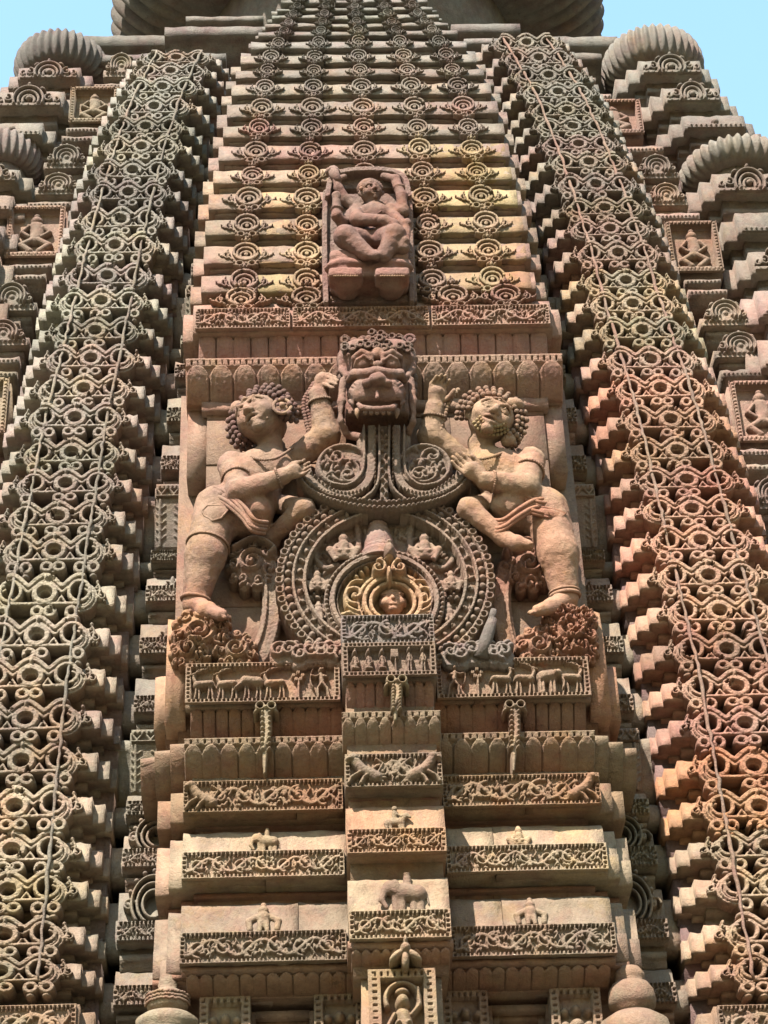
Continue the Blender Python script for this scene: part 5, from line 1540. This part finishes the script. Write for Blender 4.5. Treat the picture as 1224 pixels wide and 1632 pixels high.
def hand(S, wrist, palm, tip, side, r_=.024, curl=(0, -.03, 0), thumb=None):
    """palm with four separate fingers and a thumb leaving its side"""
    w, p, t = (np.array(q, float) for q in (wrist, palm, tip)); d = nrm(t-p); sd = np.array(side, float); sd = nrm(sd-d*(sd@d))
    L = np.linalg.norm(t-p)
    S.cap(w, p, r_*1.45, r_*1.75, .015)
    for e in (-.5, .5): S.cap(w+sd*r_*e, p+sd*r_*1.3*e*2, r_*1.1, r_*1.05, .012)
    for i, (o, ln) in enumerate(((-1.5, .86), (-.5, 1.0), (.5, .97), (1.5, .74))):
        b = p+sd*r_*o*1.12; m_ = b+d*L*.55*ln; e_ = b+d*L*ln+np.array(curl)
        S.path([b, m_, e_], [r_*.58, r_*.54, r_*.42], .004)
    th = np.array(thumb if thumb is not None else w+(p-w)*.4+sd*r_*3.2+d*L*.35, float)
    b = w+(p-w)*.35+sd*r_*1.3
    S.path([b, (b+th)/2+sd*r_*.6, th], [r_*.75, r_*.66, r_*.5], .008)

def ringlet(pts, rad, name, col, par):
    m = MB(); beads_on(m, pts, rad, rad*1.5); return m.build(name, col, par, True)
def around(a, b, t, rad, n=26, wob=0.0):
    """ring of points round the limb a-b at fraction t"""
    a, b = np.array(a, float), np.array(b, float); d = nrm(b-a); x = nrm(np.cross(d, [0, .2, 1.])); y = np.cross(d, x); c = a+(b-a)*t
    th = np.linspace(0, 2*PI, n); return np.array([c+rad*(math.cos(q)*x+math.sin(q)*y) for q in th])

def curls(F, a0, a1, name, col, par, seed, rows=3):
    m = MB(); rg = random.Random(seed)
    for j in range(rows):
        n = 17-j
        for i in range(n):
            a = a0+(a1-a0)*i/(n-1)+rg.uniform(-.03, .03)
            for q in range(3):
                rr = 1.02+.19*q-.04*j
                p = F(rr*math.cos(a), .08+rr*math.sin(a), .30-.34*j-.10*q)
                m.ball(p, F.R*rg.uniform(.105, .135), 8, 6)
    return m.build(name, col, par, True)

YB = .10
def J(px, py, dy): return G(px, py, YB-dy)
def stone_person(name, label, col, lo, hi, fn):
    S = Sculpt(lo, hi, .0088); fn(S); S.rough(.0012, 3)
    base = G((lo[0]+hi[0])/2 if False else 612, 1066, .1)
    root = empty(name, (float((lo[0]+hi[0])/2), .1, float(lo[2])))
    tag(root, label, 'stone figure', 'dwarf figures flanking the roundel')
    S.build('body', col, root); return root

def bounds(px0, py0, px1, py1, y0=-.55, y1=.22):
    c = [G(a, b, y) for a in (px0, px1) for b in (py0, py1) for y in (y0, y1)]
    c = np.array(c); return c.min(0), c.max(0)

# ---- left figure
F = Frame(J(415, 669, .22), (-.50, -.86, -.05), (-.42, -.12, .90), .186)
aL = [J(370, 742, .14), J(382, 784, .27), J(452, 759, .33)]
aR = [J(474, 730, .08), J(520, 694, .14), J(508, 628, .22)]
lS = [J(348, 812, .10), J(327, 886, .15), J(311, 962, .10)]
lB = [J(428, 800, -.04), J(484, 812, .20), J(430, 858, .02)]
def fn(S):
    head(S, F)
    S.cap(J(432, 705, .14), J(428, 728, .12), .085, .10, .04)
    S.ell(J(418, 750, .10), (.235, .17, .16), .05, roll=.12); S.ell(J(398, 750, .20), (.085, .06, .07), .05); S.ell(J(446, 748, .19), (.08, .06, .07), .05)
    S.cap(J(414, 775, .10), J(398, 822, .09), .155, .165, .05); S.ell(J(372, 828, .08), (.16, .15, .14), .06)
    S.ell(J(410, 812, .20), (.10, .09, .09), .06)
    S.path(aL, [.105, .09, .06], .03); S.path(aR, [.095, .10, .07], .03)
    hand(S, aL[2], J(470, 750, .36), J(494, 744, .37), (0, 0, 1), .028, thumb=J(478, 736, .40))
    hand(S, aR[2], J(512, 606, .26), J(533, 604, .32), (.3, 0, .9), .030, curl=(.02, -.02, -.05))
    S.path(lS, [.172, .135, .088], .05); S.ell(J(316, 925, .08), (.085, .10, .12), .05)
    S.path([lS[2], J(330, 974, .20), J(352, 980, .28)], [.07, .06, .042], .03)
    for q in range(5): S.cap(J(346+2*q, 980, .24-.02*q), J(358+1.5*q, 984, .31-.035*q), .018, .015, .006)
    S.path(lB, [.07, .080, .056], .02); S.path([lB[2], J(436, 866, .0)], [.06, .045], .03)
    S.ell(F(-.1, .1, -.6), (.15, .13, .15), .04)
lo, hi = bounds(280, 585, 548, 1000)
figL = stone_person('dwarf_figure', 'pink stone dwarf with a ring earring, standing left of the roundel, face turned away', DWARF_L, lo, hi, fn)
curls(F, -.55, PI+.45, 'hair', c4(cmix(MAROON, PINK, .35), .1), figL, 3)
ringlet(around(aL[0], aL[1], .55, .104), .011, 'armlet', DWARF_L, figL); ringlet(around(aL[1], aL[2], .88, .070), .010, 'bracelet', DWARF_L, figL); ringlet(around(aR[1], aR[2], .80, .084), .012, 'bracelet', DWARF_L, figL)
ringlet(smooth_path([J(388, 722, .20), J(412, 732, .29), J(440, 730, .29), J(466, 714, .20)], 5), .012, 'necklace', DWARF_L, figL)
ec = F(1.03, -.30, .15); m = MB(); m.ball(ec, .055, 14, 9, (1, .6, 1)); m.tube([ec+np.array([.062*math.cos(a), -.02, .062*math.sin(a)]) for a in np.linspace(0, 2*PI, 22)], .014, 7); m.ball(ec+[0, -.035, 0], .022, 9, 7)
m.build('earring', c4(cmix(OCHRE, PINK, .5), .1), figL, True)
m = MB(); m.ball(F(-.62, 1.08, .1), .06, 12, 8); m.build('topknot', DWARF_L, figL, True)
m = MB(); beads_on(m, [F(.42, -.05, .74), F(.50, -.30, .64), F(.42, -.62, .52)], .012, .017); m.build('beard', DWARF_L, figL, True)
def ribbon(mb, pts, w, n=5, r_=.014, seed=0):
    """a bundle of parallel folds"""
    pts = smooth_path(pts, 6)
    for q in range(n):
        o = (q-(n-1)/2)*w/n
        mb.tube([p+np.array([o*.25, -.012*math.sin(q*2), o]) for p in pts], r_, 7)
m = MB(); ribbon(m, [J(338, 786, .22), J(362, 796, .27), J(388, 818, .30), J(404, 838, .30), J(424, 842, .20)], .10, 5, .016)
ribbon(m, [J(362, 790, .26), J(384, 812, .30), J(398, 840, .30)], .05, 3, .014)
for a in ((340, 806), (352, 788), (368, 786)): m.ball(J(*a, .25), .03, 8, 6)
m.build('sash', DWARF_L, figL, True)
m = MB(); hp = [(330, 806), (322, 814), (326, 822), (338, 830), (352, 826), (364, 812), (362, 804)]
m.add([J(a, b, .285-.02*abs(a-345)/20) for a, b in hp]+[J(344, 814, .31)], None, [(i, (i+1) % 7, 7) for i in range(7)])
m.tube([J(a, b, .285-.02*abs(a-345)/20) for a, b in hp], .009, 6, True); m.build('waist_flap', DWARF_L, figL)
m = MB(); m.tube(around(lS[0], lS[1], .80, .150, 30), .009, 6, True); m.build('trouser_hem', DWARF_L, figL, True)
m = MB(); m.tube(around(lS[1], lS[2], .93, .098, 30), .014, 7, True); m.build('anklet', DWARF_L, figL, True)
# matted locks falling by the raised arm
m = MB()
for q in range(3): beads_on(m, smooth_path([J(500-3*q, 612+8*q, .20), J(484+6*q, 640, .18), J(488+7*q, 672, .16), J(497+4*q, 704, .16)], 5), .019, .026, q)
m.build('hanging_lock', c4(cmix(MAROON, PINK, .5), .1), figL, True)

# ---- right figure
F = Frame(J(782, 671, .24), (.14, -.97, -.10), (.40, -.1, .90), .180)
aR = [J(846, 735, .13), J(838, 776, .26), J(772, 766, .33)]
aL = [J(726, 728, .06), J(688, 696, .13), J(693, 650, .20)]
lS = [J(868, 815, .10), J(890, 884, .15), J(901, 955, .10)]
lB = [J(796, 798, -.04), J(747, 811, .24), J(802, 857, .24)]
def fn(S):
    head(S, F, True)
    S.cap(J(764, 706, .14), J(772, 728, .12), .085, .10, .04)
    S.ell(J(794, 750, .10), (.235, .17, .16), .05, roll=-.10); S.ell(J(814, 748, .20), (.09, .06, .075), .05); S.ell(J(776, 742, .19), (.08, .06, .07), .05)
    S.cap(J(800, 775, .10), J(822, 818, .09), .155, .165, .05); S.ell(J(846, 826, .08), (.16, .15, .14), .06); S.ell(J(806, 806, .20), (.11, .09, .09), .06)
    S.path(aR, [.105, .095, .064], .03); S.path(aL, [.095, .10, .068], .03)
    hand(S, aR[2], J(750, 748, .37), J(724, 730, .36), (.3, 0, .9), .030, thumb=J(752, 726, .40))
    hand(S, aL[2], J(697, 624, .25), J(700, 600, .30), (1, 0, .2), .029, curl=(.03, -.03, -.01), thumb=J(724, 622, .28))
    S.path(lS, [.172, .135, .090], .05); S.ell(J(897, 922, .08), (.085, .10, .12), .05)
    S.path([lS[2], J(880, 968, .20), J(858, 973, .28)], [.07, .06, .042], .03)
    for q in range(5): S.cap(J(863-2*q, 973, .24-.02*q), J(850-1.5*q, 977, .31-.035*q), .018, .015, .006)
    S.path(lB, [.07, .080, .056], .02); S.path([lB[2], J(824, 866, .32), J(842, 868, .34)], [.06, .05, .035], .03)
    for q in range(4): S.cap(J(836, 864+3*q, .35-.02*q), J(848, 866+3.5*q, .37-.03*q), .015, .012, .005)
lo, hi = bounds(668, 585, 925, 995)
figR = stone_person('dwarf_figure', 'ochre stone dwarf with a grinning yellow face and beaded beard, right of the roundel', DWARF_R, lo, hi, fn)
m = MB(); S = Sculpt(F.c-.26, F.c+.26, .008); S.D[:] = .3
curls(F, -.50, PI+.15, 'hair', c4(cmix(OCHRE, MAROON, .5), .1), figR, 8)
ringlet(around(aR[0], aR[1], .45, .108), .012, 'armlet', DWARF_R, figR); ringlet(around(aR[1], aR[2], .80, .074), .010, 'bracelet', DWARF_R, figR); ringlet(around(aL[1], aL[2], .66, .086), .013, 'bracelet', DWARF_R, figR)
m = MB(); rgq = random.Random(2)
for i in range(11):
    a = -.35-2.0*i/10
    for q in range(3): m.ball(F((.80-.10*q)*math.cos(a), -.06+(.84-.10*q)*math.sin(a), .40+.16*q), F.R*.085, 7, 5)
m.build('beard', c4(YELLOW, .05), figR, True)
m = MB(); ec = F(.95, -.55, .05); m.ball(ec, .058, 12, 8); m.build('earring', DWARF_R, figR, True)
m = MB(); m.ball(F(.55, 1.05, .1), .065, 10, 7, (1.3, 1, .8)); m.build('topknot', DWARF_R, figR, True)
ringlet(smooth_path([J(738, 722, .22), J(762, 732, .29), J(790, 726, .29), J(812, 716, .20)], 5), .012, 'necklace', DWARF_R, figR)
m = MB(); ribbon(m, [J(776, 838, .22), J(800, 838, .30), J(826, 820, .31), J(852, 806, .27), J(880, 806, .20)], .11, 5, .016)
ribbon(m, [J(838, 790, .26), J(860, 800, .27), J(888, 802, .20)], .08, 4, .016); ribbon(m, [J(846, 814, .28), J(872, 820, .26), J(900, 818, .16)], .05, 3, .015)
m.build('sash', c4(SALMON, .05), figR, True)
m = MB(); hp = [(850, 812), (862, 808), (884, 812), (902, 818), (892, 826), (872, 824), (856, 820)]
m.add([J(a, b, .28-.02*abs(a-872)/16) for a, b in hp]+[J(874, 816, .31)], None, [(i, (i+1) % 7, 7) for i in range(7)]); m.tube([J(a, b, .28-.02*abs(a-872)/16) for a, b in hp], .010, 6, True); m.build('waist_flap', c4(SALMON, .05), figR)
m = MB(); m.tube(around(lS[1], lS[2], .94, .10, 30), .015, 7, True); m.tube(around(lS[1], lS[2], .86, .102, 30), .010, 7, True); m.build('anklet', DWARF_R, figR, True)
ringlet(smooth_path([J(700, 690, .2), J(708, 665, .2), J(716, 640, .2), J(730, 622, .2)], 5), .020, 'hanging_lock', DWARF_R, figR)

# ---------------------------------------------------------------- the lion head
LY = -.16
def Lp(px, py, dy): return G(px, py, LY-dy)
c0 = [Lp(a, b, d) for a in (528, 668) for b in (528, 704) for d in (-.35, .55)]
c0 = np.array(c0)
S = Sculpt(c0.min(0), c0.max(0), .0078)
S.ell(Lp(600, 600, -.02), (.225, .235, .25), .05); S.rbox(Lp(600, 640, -.22), (.20, .12, .20), .03, .06); S.cap(Lp(572, 575, .0), Lp(630, 575, .0), .16, .16, .05)
S.ell(Lp(601, 630, .17), (.205, .165, .125), .04); S.rbox(Lp(601, 634, .19), (.12, .05, .03), .055, .05)
for e in (-1, 1):
    X = lambda d: 601+e*d
    S.path([Lp(X(54), 606, .08), Lp(X(57), 640, .09), Lp(X(55), 672, .06), Lp(X(50), 690, .0)], [.026, .026, .028, .025], .03)
    S.ell(Lp(X(47), 652, .14), (.036, .16, .10), .012, cut=True)
    S.ell(Lp(X(22), 580, .25), (.088, .06, .075), .012, cut=True); S.ell(Lp(X(22), 581, .225), (.066, .064, .062), .004)
    S.path([Lp(X(38), 588, .15), Lp(X(36), 570, .23), Lp(X(24), 561, .27), Lp(X(11), 566, .28), Lp(X(8), 580, .27)], [.016, .022, .024, .022, .014], .008)
    S.path([Lp(X(36), 586, .22), Lp(X(32), 573, .28), Lp(X(21), 567, .30), Lp(X(10), 574, .29)], .012, .003)
    S.path([Lp(X(4), 592, .34), Lp(X(20), 596, .31), Lp(X(36), 596, .24), Lp(X(44), 606, .16)], [.035, .036, .036, .026], .015)
    S.ell(Lp(X(17), 611, .345), (.036, .036, .030), .006); S.ell(Lp(X(11), 617, .375), (.022, .04, .013), .004, cut=True)
    S.path([Lp(601, 652, .30), Lp(X(24), 650, .27), Lp(X(42), 640, .16)], [.02, .022, .018], .008)
    for q in range(5): S.path([Lp(X(10+5*q), 628+1.5*q, .36-.008*q), Lp(X(26+5*q), 614+3*q, .345-.022*q), Lp(X(42+2.5*q), 602+7*q, .25-.02*q)], .009, .004, cut=True)
    S.path([Lp(X(47), 566, .12), Lp(X(56), 572, .06), Lp(X(56), 590, .06), Lp(X(48), 600, .10)], [.022, .03, .028, .02], .012)
S.ell(Lp(602, 565, .25), (.050, .05, .055), .02); S.ell(Lp(602, 581, .275), (.030, .026, .028), .008); S.ell(Lp(602, 588, .29), (.022, .02, .022), .008)
S.ell(Lp(602, 605, .355), (.062, .055, .050), .012)
S.path([Lp(601, 624, .33), Lp(601, 634, .335)], .014, .006)
S.rbox(Lp(601, 668, .06), (.13, .16, .03), .03, .01, cut=True)
S.path([Lp(556, 694, -.04), Lp(601, 702, .0), Lp(646, 694, -.04)], [.03, .035, .03], .03)
S.rough(.0011, 2)
base = Lp(598, 692, -.2)
lion = empty('lion_head', base)
tag(lion, 'dark maroon lion head with bulging eyes and open jaws jutting out above the roundel', 'lion head')
LC = c4(cmix(MAROON, cmix(PINK, OCHRE, .5), .38), .15, 1.05)
S.build('head', LC, lion)
m = MB(); rgq = random.Random(7)
for row, (yy, n, dd) in enumerate(((556, 9, .13), (549, 10, .08), (543, 9, .0), (539, 8, -.10))):
    for i in range(n):
        t = i/(n-1); x = 550+100*t
        p = Lp(x, yy+9*abs(t-.5)**1.5*2+rgq.uniform(-4, 4), dd+.06*math.sin(t*PI))
        m.ball(p, rgq.uniform(.022, .042), 8, 6, (1, 1, rgq.uniform(.7, 1.2)))
        if rgq.random() < .6:
            m.tube([p+np.array([.034*math.cos(a)*(1-a/14), -.026-.004*a, .034*math.sin(a)*(1-a/14)]) for a in np.linspace(0, 9, 14)], .011, 6)
for e in (-1, 1):
    for q in range(10): m.ball(Lp(601+e*(57+rgq.uniform(-3, 3)), 566+12*q, -.04-.015*q), rgq.uniform(.022, .036), 8, 6, (.8, 1, 1.3))
m.build('mane', c4(cmix(MAROON, OCHRE, .3), .35), lion, True)
m = MB(); kp = Lp(653, 543, .02); m.ball(kp, .03, 10, 7); m.tube([kp+np.array([.036*math.cos(a), -.02, .036*math.sin(a)]) for a in np.linspace(0, 2*PI, 16)], .013, 7)
m.tube([Lp(640, 552, .0), kp], [.03, .03], 8); m.build('horn_knob', c4(cmix(MAROON, PINK, .4), .1), lion, True)
for e in (-1, 1):
    m = MB(); m.tube([Lp(601+e*31, 653, .20), Lp(601+e*32, 660, .20), Lp(601+e*31, 667, .19)], [.022, .016, .004], 8); m.build('fang', c4(cmix(PINK, OCHRE, .4), .1), lion, True)
m = MB()
for q in range(-2, 3): m.ball(Lp(601+q*9.5, 657, .22-.01*abs(q)), .02, 8, 6, (.9, .8, 1.2))
m.build('tooth_row', c4(cmix(PINK, OCHRE, .4), .1), lion, True)

# ---------------------------------------------------------------- the seated deity
SY = .02
def D(px, py, dy): return G(px, py, SY-dy)
b0, b1 = D(522, 440, 0), D(652, 300, 0)
seat = empty('seated_deity', D(588, 476, 0))
tag(seat, 'red stone seated deity with raised arms on a pedestal, above the lion head', 'statue')
DC = c4(cmix(RED, PINK, .6), .3)
r = PR(512, 272, 664, 486, -.02, cell=.0045, open_=True, seed=6)
r.pl([(520, 486), (518, 420), (518, 350), (519, 312)], 5, .05, 'flat'); r.pl([(656, 486), (655, 420), (654, 350), (652, 316)], 5, .05, 'flat')
a_, b_ = r.q(519, 482), r.q(655, 308); r.rect(a_[0], b_[0], a_[1], b_[1], 0.0)
r.pl([(522, 322), (529, 294), (550, 284), (590, 281), (626, 284), (645, 296), (651, 322)], 6, .09, 'flat')
r.rect(r.q(536, 300)[0], r.q(640, 300)[0], r.q(590, 300)[1], r.q(590, 282)[1], 0.0)
r.noise(.0006, 3)
m = MB(); r.into(m, back=.45); m.build('back_slab', c4(cmix(PINK, DUSK, .5), .25), seat)
c0 = np.array([D(a, b, d) for a in (512, 672) for b in (272, 418) for d in (-.12, .55)])
S = Sculpt(c0.min(0), c0.max(0), .0075)
F = Frame(D(592, 308, .15), (.22, -.95, -.12), (-.22, -.1, .97), .094)
head(S, F); S.ell(F(0, .55, -.15), (.10, .09, .075), .012); S.ell(F(0, .95, -.2), (.05, .05, .045), .012)
S.cap(D(594, 322, .12), D(598, 334, .12), .05, .06, .02); S.ell(D(598, 342, .12), (.14, .095, .09), .03, roll=-.15); S.cap(D(596, 350, .12), D(590, 372, .13), .085, .075, .03); S.ell(D(590, 384, .12), (.12, .10, .07), .03)
S.path([D(580, 386, .15), D(551, 378, .34), D(584, 404, .34)], [.10, .088, .06], .03); S.path([D(604, 384, .15), D(629, 374, .36), D(612, 408, .34)], [.10, .08, .06], .03)
S.path([D(584, 404, .34), D(598, 408, .38)], [.05, .035], .015)
S.path([D(622, 398, .34), D(644, 386, .36), D(648, 360, .30)], [.045, .04, .036], .015); S.ell(D(641, 396, .34), (.06, .05, .045), .015)
S.path([D(566, 338, .10), D(546, 356, .18), D(537, 344, .24), D(536, 318, .24)], [.055, .045, .04, .03], .02); S.ell(D(536, 312, .25), (.035, .03, .04), .012)
S.path([D(572, 334, .08), D(550, 318, .10), D(540, 300, .14), D(536, 286, .15)], [.05, .042, .034, .03], .02); S.path([D(536, 286, .15), D(548, 282, .15)], .025, .01)
S.path([D(566, 340, .14), D(570, 350, .26), D(612, 352, .32), D(628, 357, .33), D(632, 368, .34)], [.06, .056, .044, .036, .024], .018)
S.path([D(624, 336, .12), D(642, 338, .14), D(640, 312, .16), D(630, 286, .14), D(612, 281, .10)], [.058, .048, .042, .036, .03], .02)
S.path([D(622, 340, .14), D(636, 352, .22), D(646, 358, .30)], [.05, .04, .03], .02); S.ell(D(649, 356, .32), (.035, .035, .04), .012)
for pt_ in ((640, 312, .16), (636, 300, .15), (537, 334, .24), (604, 352, .31)): S.ell(D(*pt_), (.05, .05, .018), .004)
for q in range(4): S.cap(D(625+3*q, 366, .35), D(626+3.4*q, 376, .36), .011, .008, .004)
S.rough(.0011, 4); S.build('body', DC, seat)
m = MB(); m.tube([D(540, 290, .16), D(534, 280, .15), D(530, 272, .13)], [.03, .04, .05], 9); m.ball(D(530, 274, .13), .052, 10, 8, (1.2, 1, .7)); m.build('held_drum', DC, seat, True)
m = MB()
for q in range(12):
    a = PI*q/11; m.ball(F(.85*math.cos(a), .35+.72*math.sin(a), .25), .020, 7, 5)
m.build('hair', DC, seat, True)
ringlet(smooth_path([D(568, 334, .2), D(586, 348, .26), D(608, 336, .2)], 5), .008, 'necklace', DC, seat)
c0 = np.array([D(a, b, d) for a in (505, 672) for b in (400, 490) for d in (-.2, .75)])
S = Sculpt(c0.min(0), c0.max(0), .009)
S.rbox(D(588, 424, .17), (.265, .12, .018), .03, .02); S.rbox(D(588, 446, .12), (.26, .12, .055), .035, .03); S.rbox(D(588, 466, .02), (.25, .08, .02), .03, .03)
for e in (-1, 1):
    S.rbox(D(588+e*37, 443, .27), (.105, .06, .02), .022, .008)
    S.cap(D(588+e*37, 447, .20), D(588+e*35, 458, .12), .115, .10, .02)
    S.ell(D(588+e*37, 428, .24), (.16, .10, .05), .03)
S.cap(D(588, 414, .40), D(588, 444, .40), .025, .04, .02, cut=True)
S.rough(.001, 4); S.build('pedestal', c4(cmix(RED, PINK, .6), .25, 1.1), seat)
m = MB()
for e in (-1, 1):
    mm = MB(); pts = [D(588+e*37+27*math.cos(a), 440, .28+.08*math.sin(a)) for a in np.linspace(0, 2*PI, 26)]
    beads_on(m, pts, .010, .018)
m.build('pedestal_beads', c4(OCHRE, .1), seat, True)
# ---------------------------------------------------------------- ground, sky, light, camera
MAT_GROUND = flat_material('lawn', (.085, .08, .05), .95, .25, 1.5)  # unseen lawn, added for bounce light, coloured dark so shadows stay deep
m = MB(); m.add([(-300, -300, 0), (300, -300, 0), (300, 300, 0), (-300, 300, 0)], [(0, 1, 2, 3)])
tag(m.build('ground', None, None, mat=MAT_GROUND), 'dark unseen paving round the foot of the temple', kind='structure')
SUN_EL, SUN_AZ = R(50), R(27)          # azimuth to the left of the facing direction
sd = np.array([-math.sin(SUN_AZ)*math.cos(SUN_EL), -math.cos(SUN_AZ)*math.cos(SUN_EL), math.sin(SUN_EL)])
from mathutils import Vector, Matrix
sun = bpy.data.lights.new('sun', 'SUN'); sun.energy = 5.0; sun.angle = R(.5); sun.color = (1, .95, .88)
so = bpy.data.objects.new('sun', sun); COL.objects.link(so); so.rotation_euler = Vector(sd).to_track_quat('Z', 'Y').to_euler(); so.location = (-6, -14, 24)
w = bpy.data.worlds.new('World'); scene.world = w; w.use_nodes = True
nt = w.node_tree; bg = nt.nodes['Background']; sky = nt.nodes.new('ShaderNodeTexSky')
sky.sky_type = 'NISHITA'; sky.sun_disc = False; sky.sun_elevation = SUN_EL
sky.sun_rotation = math.atan2(sd[0], sd[1])
sky.air_density = 3.0; sky.dust_density = .5; sky.ozone_density = 8.0
nt.links.new(sky.outputs[0], bg.inputs['Color']); bg.inputs['Strength'].default_value = .09
cam = bpy.data.cameras.new('camera'); co = bpy.data.objects.new('camera', cam); COL.objects.link(co)
M = Matrix.Identity(4)
for i in range(3):
    M[i][0] = _rt2[i]; M[i][1] = _up2[i]; M[i][2] = -_fw[i]; M[i][3] = _C[i]
co.matrix_world = M
cam.sensor_fit = 'VERTICAL'; cam.sensor_height = 24; cam.lens = F_PX/1632*24
cam.clip_start = .1; cam.clip_end = 2000
scene.camera = co
vs = scene.view_settings; vs.view_transform = 'Standard'; vs.look = 'None'; vs.gamma = 1; vs.exposure = 2.0; vs.use_curve_mapping = False
scene.render.resolution_x, scene.render.resolution_y = 768, 1024
scene.cycles.max_bounces = 6; scene.cycles.diffuse_bounces = 2
